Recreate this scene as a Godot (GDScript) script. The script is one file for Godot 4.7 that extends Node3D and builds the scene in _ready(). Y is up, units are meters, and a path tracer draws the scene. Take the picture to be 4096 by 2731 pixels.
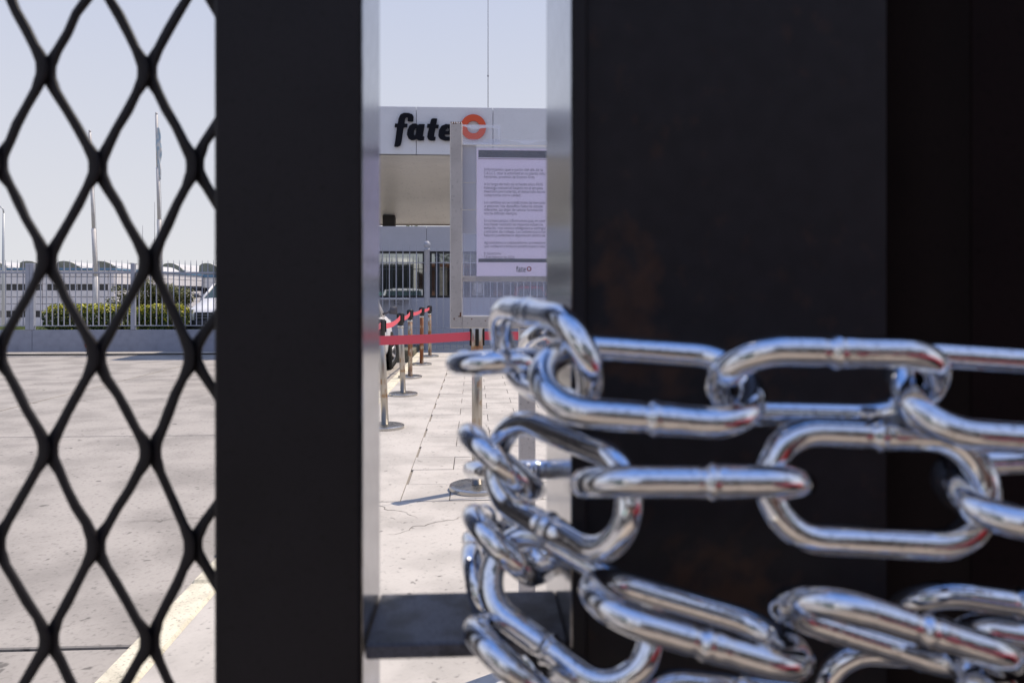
extends Node3D
# A locked factory entrance seen through the gap of a chained gate. World: x right, y up, -z into the yard; metres.

var rng := RandomNumberGenerator.new()
var mats := {}
var used := {}

# ---------------------------------------------------------------- helpers: shapes
func sb(smooth := false) -> SurfaceTool:
	var st := SurfaceTool.new()
	st.begin(Mesh.PRIMITIVE_TRIANGLES)
	st.set_smooth_group(0 if smooth else -1)
	return st

func tri(st: SurfaceTool, a: Vector3, b: Vector3, c: Vector3) -> void:
	st.add_vertex(a); st.add_vertex(b); st.add_vertex(c)

func quad(st: SurfaceTool, a: Vector3, b: Vector3, c: Vector3, d: Vector3) -> void:
	tri(st, a, b, c); tri(st, a, c, d)

func face(st: SurfaceTool, pts: Array, out: Vector3) -> void:
	var a: Vector3 = pts[0]
	var b: Vector3 = pts[1]
	var c: Vector3 = pts[2]
	var flip := (a - c).cross(a - b).dot(out) < 0.0
	for i in range(1, pts.size() - 1):
		if flip:
			tri(st, pts[0], pts[i + 1], pts[i])
		else:
			tri(st, pts[0], pts[i], pts[i + 1])

func box(st: SurfaceTool, lo: Vector3, hi: Vector3, bev := 0.0, xf := Transform3D()) -> void:
	var c := (lo + hi) / 2.0
	var h := (hi - lo) / 2.0
	var b := minf(bev, minf(h.x, minf(h.y, h.z)) * 0.9)
	for ax in 3:
		var u := (ax + 1) % 3
		var v := (ax + 2) % 3
		for s in [-1.0, 1.0]:
			var pts := []
			for k in [[-1, -1], [1, -1], [1, 1], [-1, 1]]:
				var p := Vector3.ZERO
				p[ax] = h[ax] * s
				p[u] = (h[u] - b) * k[0]
				p[v] = (h[v] - b) * k[1]
				pts.append(xf * (c + p))
			var n := Vector3.ZERO
			n[ax] = s
			face(st, pts, xf.basis * n)
			if b > 0.0:
				for s2 in [-1.0, 1.0]:
					var e := []
					for w in [-1.0, 1.0]:
						var p1 := Vector3.ZERO
						p1[ax] = h[ax] * s
						p1[u] = (h[u] - b) * s2
						p1[v] = (h[v] - b) * w
						var p2 := Vector3.ZERO
						p2[ax] = (h[ax] - b) * s
						p2[u] = h[u] * s2
						p2[v] = (h[v] - b) * w
						if w < 0.0:
							e.append(xf * (c + p1)); e.append(xf * (c + p2))
						else:
							e.append(xf * (c + p2)); e.append(xf * (c + p1))
					var n2 := Vector3.ZERO
					n2[ax] = s
					n2[u] = s2
					face(st, e, xf.basis * n2)
	if b > 0.0:
		for sx in [-1.0, 1.0]:
			for sy in [-1.0, 1.0]:
				for sz in [-1.0, 1.0]:
					var k := Vector3(sx, sy, sz)
					face(st, [xf * (c + Vector3(h.x, h.y - b, h.z - b) * k), xf * (c + Vector3(h.x - b, h.y, h.z - b) * k), xf * (c + Vector3(h.x - b, h.y - b, h.z) * k)], xf.basis * k)

func loft(st: SurfaceTool, rings: Array, closed_ring := true, caps := true, closed_path := false) -> void:
	var n: int = rings[0].size()
	var m := rings.size()
	var last := m if closed_path else m - 1
	for i in last:
		var A: Array = rings[i]
		var B: Array = rings[(i + 1) % m]
		for j in (n if closed_ring else n - 1):
			var k := (j + 1) % n
			quad(st, A[j], A[k], B[k], B[j])
	if caps and not closed_path:
		for e in [0, m - 1]:
			var c := Vector3.ZERO
			for p in rings[e]:
				c += p
			c /= n
			for j in n:
				var k := (j + 1) % n
				if e == 0:
					tri(st, c, rings[e][k], rings[e][j])
				else:
					tri(st, c, rings[e][j], rings[e][k])

func tube(st: SurfaceTool, path: Array, radius, n := 12, closed := false) -> void:
	var rings := []
	var m := path.size()
	var up := Vector3(0.13, 0.97, 0.21).normalized()
	for i in m:
		var a: Vector3 = path[(i - 1 + m) % m] if closed or i > 0 else path[0]
		var b: Vector3 = path[(i + 1) % m] if closed or i < m - 1 else path[m - 1]
		var t := (b - a).normalized()
		var s := up.cross(t)
		if s.length() < 0.05:
			s = Vector3(1, 0, 0.1).cross(t)
		s = s.normalized()
		up = t.cross(s).normalized()
		var r: float = radius[i] if radius is Array else radius
		var ring := []
		for j in n:
			var w := TAU * j / n
			ring.append(path[i] + (s * cos(w) + up * sin(w)) * r)
		rings.append(ring)
	loft(st, rings, true, not closed, closed)

func lathe(st: SurfaceTool, prof: Array, n := 24, at := Vector3.ZERO, basis := Basis()) -> void:
	for i in prof.size() - 1:
		for j in n:
			var p := []
			for q in [[i, j], [i, j + 1], [i + 1, j + 1], [i + 1, j]]:
				var w: float = TAU * float(q[1]) / n
				var pr: Vector2 = prof[q[0]]
				p.append(at + basis * Vector3(pr.x * cos(w), pr.y, pr.x * sin(w)))
			if prof[i].x < 1e-6:
				tri(st, p[0], p[2], p[3])
			elif prof[i + 1].x < 1e-6:
				tri(st, p[0], p[1], p[2])
			else:
				quad(st, p[0], p[1], p[2], p[3])

func prism(st: SurfaceTool, poly: PackedVector2Array, z0: float, z1: float, xf := Transform3D()) -> void:
	var idx := Geometry2D.triangulate_polygon(poly)
	for i in range(0, idx.size(), 3):
		for z in [z0, z1]:
			var pts := []
			for k in 3:
				var p := poly[idx[i + k]]
				pts.append(xf * Vector3(p.x, p.y, z))
			face(st, pts, xf.basis * Vector3(0, 0, -1.0 if z == z0 else 1.0) * signf(z1 - z0))
	var ccw := not Geometry2D.is_polygon_clockwise(poly)
	for i in poly.size():
		var a := poly[i]
		var b := poly[(i + 1) % poly.size()]
		var o := Vector2(b.y - a.y, a.x - b.x) * (1.0 if ccw else -1.0)
		face(st, [xf * Vector3(a.x, a.y, z0), xf * Vector3(b.x, b.y, z0), xf * Vector3(b.x, b.y, z1), xf * Vector3(a.x, a.y, z1)], xf.basis * Vector3(o.x, o.y, 0))

# ---------------------------------------------------------------- helpers: nodes
func numbered(called: String) -> String:
	var n: int = used.get(called, -1) + 1
	used[called] = n
	return called if n == 0 else "%s_%03d" % [called, n]

func obj(called: String, shape, m: Material, parent: Node = null) -> MeshInstance3D:
	var o := MeshInstance3D.new()
	if shape is SurfaceTool:
		shape.generate_normals()
		o.mesh = shape.commit()
	else:
		o.mesh = shape
	o.material_override = m
	if parent == null:
		o.name = numbered(called)
		add_child(o)
	else:
		o.name = called
		parent.add_child(o, true)
	return o

func tag(o: Node, label: String, category: String, group := "") -> void:
	o.set_meta("label", label)
	o.set_meta("category", category)
	if group:
		o.set_meta("group", group)

func thing(called: String, label: String, category: String, at := Vector3.ZERO, turn := 0.0, group := "") -> Node3D:
	var o := Node3D.new()
	o.name = numbered(called)
	add_child(o)
	o.position = at
	o.rotation.y = turn
	tag(o, label, category, group)
	return o

func setting(called: String, shape, m: Material) -> MeshInstance3D:
	var o := obj(called, shape, m)
	o.set_meta("kind", "structure")
	return o

func bx(called: String, lo: Vector3, hi: Vector3, m: Material, parent: Node, bev := 0.0) -> MeshInstance3D:
	var st := sb()
	box(st, lo, hi, bev)
	return obj(called, st, m, parent)

# ---------------------------------------------------------------- helpers: materials (colours are linear, real-world base colours)
func lin(r: float, g: float, b: float) -> Color:
	return Color(r, g, b).linear_to_srgb()

func mat(called: String, c: Color, rough: float, metal := 0.0) -> StandardMaterial3D:
	if mats.has(called):
		return mats[called]
	var m := StandardMaterial3D.new()
	m.resource_name = called
	m.albedo_color = c
	m.roughness = rough
	m.metallic = metal
	mats[called] = m
	return m

func noise_tex(seed_: int, freq: float, ramp: Array, kind := FastNoiseLite.TYPE_SIMPLEX_SMOOTH, octaves := 5, size := 512, cell := -1) -> NoiseTexture2D:
	var n := FastNoiseLite.new()
	n.seed = seed_
	n.noise_type = kind
	n.frequency = freq
	n.fractal_octaves = octaves
	if cell >= 0:
		n.cellular_return_type = cell
	var t := NoiseTexture2D.new()
	t.width = size
	t.height = size
	t.seamless = true
	t.seamless_blend_skirt = 0.2
	t.noise = n
	if ramp.size():
		var g := Gradient.new()
		var offs := PackedFloat32Array()
		var cols := PackedColorArray()
		for r in ramp:
			offs.append(r[0])
			cols.append(r[1])
		g.offsets = offs
		g.colors = cols
		t.color_ramp = g
	return t

func grey(v: float) -> Color:
	return Color(v, v, v)

# grain (fine) times patches (coarse) on a world-aligned surface
func grained(called: String, c: Color, rough: float, fine_scale: float, fine_low: float, coarse_scale: float, coarse_low: float, seed_: int, bump := 0.0, metal := 0.0, world := true) -> StandardMaterial3D:
	var m := mat(called, c, rough, metal)
	m.albedo_texture = noise_tex(seed_, 0.035, [[0.0, grey(fine_low * 0.7)], [0.22, grey(fine_low)], [0.36, grey(lerpf(fine_low, 1.0, 0.75))], [0.6, grey(1.0)], [0.8, grey(lerpf(fine_low, 1.0, 0.6))], [1.0, grey(1.0)]], FastNoiseLite.TYPE_SIMPLEX_SMOOTH, 6)
	m.uv1_triplanar = true
	m.uv1_world_triplanar = world
	m.uv1_scale = Vector3.ONE * fine_scale
	m.detail_enabled = true
	m.detail_blend_mode = BaseMaterial3D.BLEND_MODE_MUL
	m.detail_uv_layer = BaseMaterial3D.DETAIL_UV_2
	m.detail_albedo = noise_tex(seed_ + 7, 0.012, [[0.0, grey(coarse_low)], [0.35, grey((coarse_low + 1.0) / 2.0)], [0.6, grey(0.98)], [1.0, grey(1.0)]], FastNoiseLite.TYPE_SIMPLEX_SMOOTH, 5)
	m.uv2_triplanar = true
	m.uv2_world_triplanar = world
	m.uv2_scale = Vector3.ONE * coarse_scale
	if bump > 0.0:
		m.heightmap_enabled = true
		m.heightmap_texture = m.albedo_texture
		m.heightmap_scale = bump
	return m

# patches and oil spots of old concrete as one seamless picture
func weathered(seed_: int, low: float, spots: float) -> ImageTexture:
	var S := 768
	var a := FastNoiseLite.new()
	a.seed = seed_
	a.noise_type = FastNoiseLite.TYPE_SIMPLEX_SMOOTH
	a.frequency = 0.008
	a.fractal_octaves = 6
	var c := FastNoiseLite.new()
	c.seed = seed_ + 2
	c.noise_type = FastNoiseLite.TYPE_SIMPLEX_SMOOTH
	c.frequency = 0.045
	c.fractal_octaves = 3
	var pa := a.get_seamless_image(S, S).get_data()
	var pc := c.get_seamless_image(S, S).get_data()
	var out := PackedByteArray()
	out.resize(S * S)
	for i in S * S:
		var v := lerpf(low, 1.0, smoothstep(0.15, 0.75, pa[i] / 255.0))
		var q := pc[i] / 255.0
		if q < 0.17:
			v *= 1.0 - spots * smoothstep(0.17, 0.12, q)
		out[i] = int(clampf(v, 0.0, 1.0) * 255.0)
	return ImageTexture.create_from_image(Image.create_from_data(S, S, false, Image.FORMAT_L8, out))

# ---------------------------------------------------------------- foliage: leaf-sized faces through a volume
func leaf(st: SurfaceTool, p: Vector3, size: float, c: Color) -> void:
	var d := Vector3(rng.randf_range(-1, 1), rng.randf_range(-0.7, 0.7), rng.randf_range(-1, 1)).normalized()
	var e := d.cross(Vector3(rng.randf_range(-1, 1), 1.0, rng.randf_range(-1, 1))).normalized()
	st.set_color(c)
	var a := p - d * size
	var b := p + d * size
	var m1 := p + e * size * 0.5
	var m2 := p - e * size * 0.5
	tri(st, a, m1, b)
	tri(st, a, b, m2)

func leaf_mat() -> StandardMaterial3D:
	var m := mat("leaves", Color.WHITE, 0.55)
	m.vertex_color_use_as_albedo = true
	m.backlight_enabled = true
	m.backlight = Color(0.16, 0.2, 0.06)
	return m

func clump(st: SurfaceTool, c: Vector3, r: Vector3, n: int, size: float, cols: Array) -> void:
	for i in n:
		var d := Vector3(rng.randfn(), rng.randfn(), rng.randfn()).normalized()
		var p := c + d * r * pow(rng.randf(), 0.4)
		var k: Color = cols[rng.randi() % cols.size()]
		leaf(st, p, size * rng.randf_range(0.6, 1.3), k * rng.randf_range(0.75, 1.2))

func tree(called: String, label: String, at: Vector3, h: float, spread: float, leaf_size: float, n: int, cols: Array, group := "") -> Node3D:
	var t := thing(called, label, "tree", at, 0.0, group)
	var st := sb(true)
	tube(st, [Vector3(0, -0.1, 0), Vector3(0.05, h * 0.25, 0.04), Vector3(-0.03, h * 0.5, -0.05), Vector3(0, h * 0.85, 0)], [0.16, 0.13, 0.1, 0.03], 10)
	for k in 6:
		var w := TAU * k / 6.0 + rng.randf()
		var y0 := h * rng.randf_range(0.3, 0.5)
		tube(st, [Vector3(0, y0, 0), Vector3(cos(w) * spread * 0.4, y0 + h * 0.14, sin(w) * spread * 0.4), Vector3(cos(w) * spread * 0.75, y0 + h * 0.25, sin(w) * spread * 0.75)], [0.07, 0.05, 0.02], 7)
	obj("trunk", st, mat("bark", lin(0.09, 0.065, 0.045), 0.95), t)
	var cr := sb()
	for k in 22:
		var w := rng.randf() * TAU
		var rr := spread * sqrt(rng.randf()) * 0.8
		clump(cr, Vector3(cos(w) * rr, h * rng.randf_range(0.45, 0.95) - rr * 0.18, sin(w) * rr), Vector3(1, 0.7, 1) * spread * rng.randf_range(0.25, 0.42), n / 22, leaf_size, cols)
	obj("crown", cr, leaf_mat(), t)
	return t

# ---------------------------------------------------------------- the chain
const LINKS := [
	[0.0577, 1.1419, -0.2423, 0.9898, -0.0684, 0.1249, -0.1418, -0.5556, 0.8192],
	[0.1158, 1.1418, -0.2344, 0.9985, -0.0194, 0.0512, 0.0226, -0.7061, -0.7078],
	[0.1753, 1.1380, -0.2301, 0.9960, -0.0694, 0.0555, -0.0877, -0.6654, 0.7414],
	[0.0256, 1.1487, -0.2798, 0.3861, -0.0553, 0.9208, 0.2595, -0.9514, -0.1659],
	[0.0118, 1.1417, -0.3294, 0.1449, -0.0617, -0.9875, 0.9877, 0.0677, 0.1407],
	[0.0647, 1.1422, -0.4144, 0.9991, -0.0398, -0.0171, -0.0368, -0.5714, -0.8199],
	[0.0718, 1.1088, -0.2375, 0.9969, 0.0039, 0.0788, 0.0764, -0.2958, -0.9522],
	[0.1310, 1.1086, -0.2307, 0.9963, -0.0376, 0.0771, -0.0499, -0.9850, 0.1653],
	[0.1907, 1.1086, -0.2261, 0.9979, 0.0420, 0.0486, -0.0320, -0.3306, 0.9432],
	[0.0302, 1.1017, -0.2696, 0.6089, -0.1343, 0.7818, -0.2174, -0.9761, 0.0017],
	[0.0127, 1.0971, -0.3196, 0.1371, -0.2728, -0.9523, 0.7476, -0.6022, 0.2801],
	[0.0328, 1.0707, -0.4169, 0.9997, -0.0147, -0.0195, -0.0221, -0.2063, -0.9782],
	[0.0731, 1.0624, -0.2390, 0.9584, -0.2807, 0.0525, -0.0416, 0.0446, 0.9981],
	[0.1349, 1.0619, -0.2281, 0.9534, -0.2973, 0.0502, -0.1022, -0.4753, -0.8739],
	[0.1902, 1.0469, -0.2208, 0.9840, -0.1711, 0.0489, -0.1284, -0.4920, 0.8611],
	[0.0350, 1.0530, -0.2767, 0.7366, -0.2985, 0.6069, -0.5124, -0.8320, 0.2126],
	[0.0156, 1.0605, -0.3214, 0.2145, -0.3363, -0.9170, 0.7020, -0.5997, 0.3841],
	[0.0300, 1.0190, -0.4170, 0.9417, -0.3354, -0.0256, -0.0760, -0.1381, -0.9875],
	[0.0164, 1.0287, -0.2834, 0.1789, -0.4187, -0.8903, 0.7514, -0.5261, 0.3984],
	[0.0044, 1.0275, -0.3553, 0.0941, -0.3721, -0.9234, 0.2426, -0.8910, 0.3837],
	[0.1687, 1.0169, -0.2706, 0.9971, -0.0521, 0.0547, -0.0468, -0.9944, -0.0944],
	[0.1964, 1.0461, -0.2666, 0.9879, -0.1443, 0.0571, -0.0732, -0.7576, -0.6486],
	[0.0915, 1.0149, -0.2502, 0.9933, -0.1046, 0.0501, -0.1154, -0.9354, 0.3343],
]

func link_mesh(u: Vector3, w: Vector3, weld_sign: float) -> SurfaceTool:
	# stadium centre line, 70 x 34 mm, 10 mm wire, with the upset weld bead in the middle of one side
	var A := 0.018
	var R := 0.017
	var path := []
	var rad := []
	var n_straight := 36
	var bead := rng.randf_range(0.0007, 0.0014)
	var shift := rng.randf_range(-0.0025, 0.0025)
	for i in n_straight:
		var s := -A + 2.0 * A * i / n_straight
		path.append(Vector2(s, -R * weld_sign))
		var b := exp(-pow((s - shift) / 0.0011, 2.0)) * bead - exp(-pow((s - shift + 0.0027) / 0.0010, 2.0)) * 0.0005 + exp(-pow((s - shift - 0.004) / 0.0028, 2.0)) * 0.00035
		rad.append(0.005 + b)
	for i in 22:
		var a := PI * i / 22.0
		path.append(Vector2(A + R * sin(a), -R * cos(a) * weld_sign))
		rad.append(0.005)
	for i in 10:
		path.append(Vector2(A - 2.0 * A * i / 10.0, R * weld_sign))
		rad.append(0.005)
	for i in 22:
		var a := PI * i / 22.0
		path.append(Vector2(-A - R * sin(a), R * cos(a) * weld_sign))
		rad.append(0.005)
	var p3 := []
	for p in path:
		p3.append(u * p.x + w * p.y)
	var st := sb(true)
	var rings := []
	var m := p3.size()
	var nn := u.cross(w).normalized()
	for i in m:
		var t: Vector3 = (p3[(i + 1) % m] - p3[(i - 1 + m) % m]).normalized()
		var side := nn.cross(t).normalized()
		var ring := []
		for j in 20:
			var f := TAU * j / 20.0
			ring.append(p3[i] + (side * cos(f) + nn * sin(f)) * rad[i])
		rings.append(ring)
	loft(st, rings, true, false, true)
	return st

func build_chain() -> void:
	var m := mat("polished_steel", lin(0.80, 0.825, 0.88), 0.07, 1.0)
	m.roughness_texture = noise_tex(5, 0.03, [[0.0, grey(0.45)], [0.45, grey(0.7)], [0.7, grey(1.0)], [1.0, grey(1.0)]])
	m.roughness = 0.10
	m.uv1_triplanar = true
	m.uv1_scale = Vector3.ONE * 22.0
	m.heightmap_enabled = true
	m.heightmap_texture = noise_tex(9, 0.016, [], FastNoiseLite.TYPE_SIMPLEX_SMOOTH, 2)
	m.heightmap_scale = 0.006
	m.albedo_texture = noise_tex(15, 0.03, [[0.0, grey(0.6)], [0.2, grey(0.85)], [0.3, grey(1.0)], [1.0, grey(1.0)]])
	var t := thing("steel_chain", "shiny welded steel chain looped several times around the dark gate column", "chain", Vector3(0.08, 1.1, -0.26))
	for i in LINKS.size():
		var d: Array = LINKS[i]
		var c := Vector3(d[0], d[1], d[2])
		var o := obj("chain_link", link_mesh(Vector3(d[3], d[4], d[5]), Vector3(d[6], d[7], d[8]), -1.0 if i in [0, 2, 9, 12, 15, 14] else 1.0), m, t)
		o.position = c - t.position

# ---------------------------------------------------------------- the gate in front of the camera
func black_paint() -> StandardMaterial3D:
	var m := grained("black_gate_paint", lin(0.0185, 0.0165, 0.0195), 0.5, 14.0, 0.88, 1.7, 0.85, 21, 0.0, 0.0, false)
	m.metallic_specular = 0.35
	return m

func bare_edge() -> StandardMaterial3D:
	var m := mat("bare_brushed_metal", lin(0.46, 0.475, 0.52), 0.2, 1.0)
	m.albedo_texture = noise_tex(33, 0.02, [[0.0, grey(0.55)], [0.4, grey(0.8)], [0.6, grey(0.95)], [1.0, grey(1.0)]])
	m.roughness_texture = noise_tex(35, 0.02, [[0.0, grey(0.7)], [1.0, grey(1.0)]])
	m.uv1_triplanar = true
	m.uv1_scale = Vector3(60, 5, 60)
	return m

func build_mesh_leaf() -> void:
	var t := thing("mesh_gate_leaf", "black gate leaf of expanded diamond mesh with a wide steel stile", "gate", Vector3(-0.1, 0, -0.33))
	var o := t.position
	var bp := black_paint()
	bx("stile", Vector3(-0.106, 0.04, -0.352) - o, Vector3(-0.0468, 2.3, -0.300) - o, bp, t, 0.0012)
	bx("edge_plate", Vector3(-0.0467, 0.04, -0.353) - o, Vector3(-0.046, 2.3, -0.3006) - o, bare_edge(), t, 0.0002)
	bx("stile", Vector3(-1.30, 0.04, -0.352) - o, Vector3(-1.24, 2.3, -0.300) - o, bp, t, 0.0012)
	bx("rail", Vector3(-1.24, 2.22, -0.350) - o, Vector3(-0.106, 2.28, -0.302) - o, bp, t, 0.0012)
	bx("rail", Vector3(-1.24, 0.06, -0.350) - o, Vector3(-0.106, 0.14, -0.302) - o, bp, t, 0.0012)
	# expanded metal: zigzag strands bonded side by side at the knots
	var px := 0.0219
	var py := 0.0427
	var x0 := -0.1475
	var y0 := 1.2725
	for k in range(-49, 3):
		var path := []
		for r in range(-26, 23):
			var y := y0 + r * py
			if y < 0.11 or y > 2.25:
				continue
			var even: bool = posmod(k + r, 2) == 0
			var x := x0 + (k * px + 0.0009 if even else (k + 1) * px - 0.0009)
			var z := -0.3345 - (0.0012 if even else -0.0012)
			var j := 0.0008 * sin(k * 12.9 + r * 78.2) + (0.0012 * sin(r * 2.7) if k >= 0 else 0.0)
			y += 0.0012 * sin(k * 7.3 + r * 31.7)
			path.append(Vector3(x + j, y - 0.0036, z))
			path.append(Vector3(x + j, y + 0.0036, z))
		if path.size() < 4:
			continue
		var clipped := []
		for p in path:
			if p.x < -0.1005:
				clipped.append(p)
			elif clipped.size() > 3:
				break
		if clipped.size() < 4:
			# short runs against the stile: each visible bend on its own
			var run := []
			for i in path.size():
				if path[i].x < -0.1005:
					run.append(path[i])
				elif run.size():
					var q: Vector3 = path[i]
					run.append(run[run.size() - 1].lerp(q, 0.8))
					strand(run, bp, t, o)
					run = []
					if i + 1 < path.size() and path[i + 1].x < -0.1005:
						run.append(q.lerp(path[i + 1], 0.2))
			continue
		strand(clipped, bp, t, o)

func strand(path: Array, m: Material, t: Node3D, o: Vector3) -> void:
	# rounded bends, flat-ish section with eased edges
	var pts := []
	for i in path.size():
		if i == 0 or i == path.size() - 1:
			pts.append(path[i])
			continue
		var a: Vector3 = path[i].lerp(path[i - 1], minf(0.45, 0.0022 / path[i].distance_to(path[i - 1])))
		var b: Vector3 = path[i].lerp(path[i + 1], minf(0.45, 0.0022 / path[i].distance_to(path[i + 1])))
		pts.append(a); pts.append((a + b) / 4.0 + path[i] / 2.0); pts.append(b)
	var full := []
	var wide := []
	for i in pts.size():
		full.append(pts[i])
		wide.append(0.0030)
		if i + 1 < pts.size() and pts[i].distance_to(pts[i + 1]) > 0.015:
			for f in [0.14, 0.38, 0.64, 0.87]:
				full.append(pts[i].lerp(pts[i + 1], f) + Vector3(rng.randfn() * 0.00022, 0, rng.randfn() * 0.0003))
				wide.append(0.00238 * rng.randf_range(0.92, 1.1))
	var rings := []
	for i in full.size():
		var a: Vector3 = full[maxi(i - 1, 0)]
		var b: Vector3 = full[mini(i + 1, full.size() - 1)]
		var d := (b - a).normalized()
		var s := d.cross(Vector3.BACK).normalized()
		var f := s.cross(d).normalized()
		var ring := []
		for q in [[-1.0, -0.5], [-0.75, -1.0], [0.75, -1.0], [1.0, -0.5], [1.0, 0.5], [0.75, 1.0], [-0.75, 1.0], [-1.0, 0.5]]:
			ring.append(full[i] + s * wide[i] * q[0] + f * 0.0015 * q[1] + f * 0.0009 * q[0] - o)
		rings.append(ring)
	var st := sb(true)
	loft(st, rings)
	obj("mesh_strand", st, m, t)

func rust_column_mat() -> StandardMaterial3D:
	var w := 192
	var h := 512
	var im := Image.create(w, h, false, Image.FORMAT_RGB8)
	var n := FastNoiseLite.new()
	n.seed = 4
	n.frequency = 0.045
	n.fractal_octaves = 5
	n.noise_type = FastNoiseLite.TYPE_SIMPLEX_SMOOTH
	var n2 := FastNoiseLite.new()
	n2.seed = 14
	n2.frequency = 0.012
	var base := Color(0.0165, 0.0150, 0.0175)
	var rust := Color(0.052, 0.028, 0.0195)
	for y in h:
		for x in w:
			# blots: brownish rust bleeding through the paint (u across 0.136 m, v down 0.36 m from y 1.352)
			var m := 0.0
			for b in [[0.14, 0.50, 0.17, 0.10], [0.52, 0.60, 0.22, 0.075], [0.25, 0.58, 0.25, 0.05], [0.45, 0.85, 0.3, 0.1]]:
				var d := Vector2((x / float(w) - b[0]) / b[2], (y / float(h) - b[1]) / b[3]).length()
				m = maxf(m, 1.0 - d)
			m = clampf(m * 1.1 + n.get_noise_2d(x, y) * 0.75 + n2.get_noise_2d(x, y) * 0.3 - 0.28, 0.0, 1.0)
			var g := 1.0 + 0.25 * n.get_noise_2d(x + 400, y)
			var c := base.lerp(rust, clampf(m * 1.5, 0.0, 0.9)) * g
			im.set_pixel(x, y, Color(c.r, c.g, c.b).linear_to_srgb())
	var mm := mat("rust_spotted_black_paint", Color.WHITE, 0.55)
	mm.metallic_specular = 0.35
	mm.albedo_texture = ImageTexture.create_from_image(im)
	mm.texture_repeat = false
	return mm

func build_column() -> void:
	var t := thing("gate_column", "broad black steel gate column with faint rust stains, chain wrapped around it", "gate column", Vector3(0.11, 0, -0.34))
	var o := t.position
	var bp := black_paint()
	bx("edge_plate", Vector3(0.0390, 0.0, -0.395) - o, Vector3(0.0397, 2.45, -0.2938) - o, bare_edge(), t, 0.0002)
	bx("flange", Vector3(0.0398, 0.0, -0.395) - o, Vector3(0.0455, 2.45, -0.2935) - o, bp, t, 0.0008)
	bx("body", Vector3(0.0456, 0.0, -0.393) - o, Vector3(0.1752, 2.45, -0.2985) - o, bp, t, 0.002)
	# stained face sheet
	var st := sb()
	var u := [Vector3(0.0462, 1.352, -0.2975), Vector3(0.1735, 1.352, -0.2975), Vector3(0.1735, 0.992, -0.2975), Vector3(0.0462, 0.992, -0.2975)]
	var uv := [Vector2(0, 0), Vector2(1, 0), Vector2(1, 1), Vector2(0, 1)]
	for k in [0, 1, 2, 0, 2, 3]:
		st.set_uv(uv[k])
		st.add_vertex(u[k] - o)
	obj("face_sheet", st, rust_column_mat(), t)
	bx("latch_plate", Vector3(-0.0455, 1.0203, -0.3535) - o, Vector3(0.0388, 1.0268, -0.3025) - o, grained("scuffed_latch_paint", lin(0.10, 0.105, 0.135), 0.5, 25.0, 0.55, 8.0, 0.5, 41, 0.0, 0.0, false), t, 0.0008)
	var t2 := thing("sheet_gate_leaf", "black sheet steel gate leaf set back beside the column, with a brown upright", "gate", Vector3(0.6, 0, -0.38))
	var o2 := t2.position
	bx("sheet", Vector3(0.181, 0.03, -0.486) - o2, Vector3(0.88, 2.35, -0.480) - o2, dull(mat("black_sheet", lin(0.004, 0.004, 0.005), 0.8)), t2, 0.001)
	bx("vertical_bar", Vector3(0.256, 0.03, -0.478) - o2, Vector3(0.34, 2.35, -0.362) - o2, dull(grained("brown_primer", lin(0.011, 0.0065, 0.0065), 0.7, 9.0, 0.93, 2.0, 0.9, 51, 0.0, 0.0, false)), t2, 0.001)
	bx("rail", Vector3(0.341, 2.2, -0.478) - o2, Vector3(1.30, 2.27, -0.43) - o2, bp, t2, 0.001)
	bx("rail", Vector3(0.341, 0.06, -0.478) - o2, Vector3(1.30, 0.13, -0.43) - o2, bp, t2, 0.001)
	for k in 4:
		bx("bar", Vector3(0.93 + k * 0.095, 0.131, -0.46) - o2, Vector3(0.945 + k * 0.095, 2.199, -0.445) - o2, bp, t2, 0.002)
	for w in [[Vector3(-1.75, 0, -0.36), Vector3(-1.31, 2.4, -0.2)], [Vector3(1.31, 0, -0.5), Vector3(1.75, 2.4, -0.2)]]:
		var p := obj("gate_pier", box_st(w[0], w[1], 0.01), grained("rendered_pier", lin(0.35, 0.33, 0.3), 0.9, 2.0, 0.8, 0.5, 0.8, 61))
		tag(p, "rendered masonry pier holding the " + ("mesh" if w[0].x < 0 else "sheet") + " gate leaf", "pier")

func dull(m: StandardMaterial3D) -> StandardMaterial3D:
	m.metallic_specular = 0.18
	return m

func box_st(lo: Vector3, hi: Vector3, bev := 0.0) -> SurfaceTool:
	var st := sb()
	box(st, lo, hi, bev)
	return st

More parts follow.
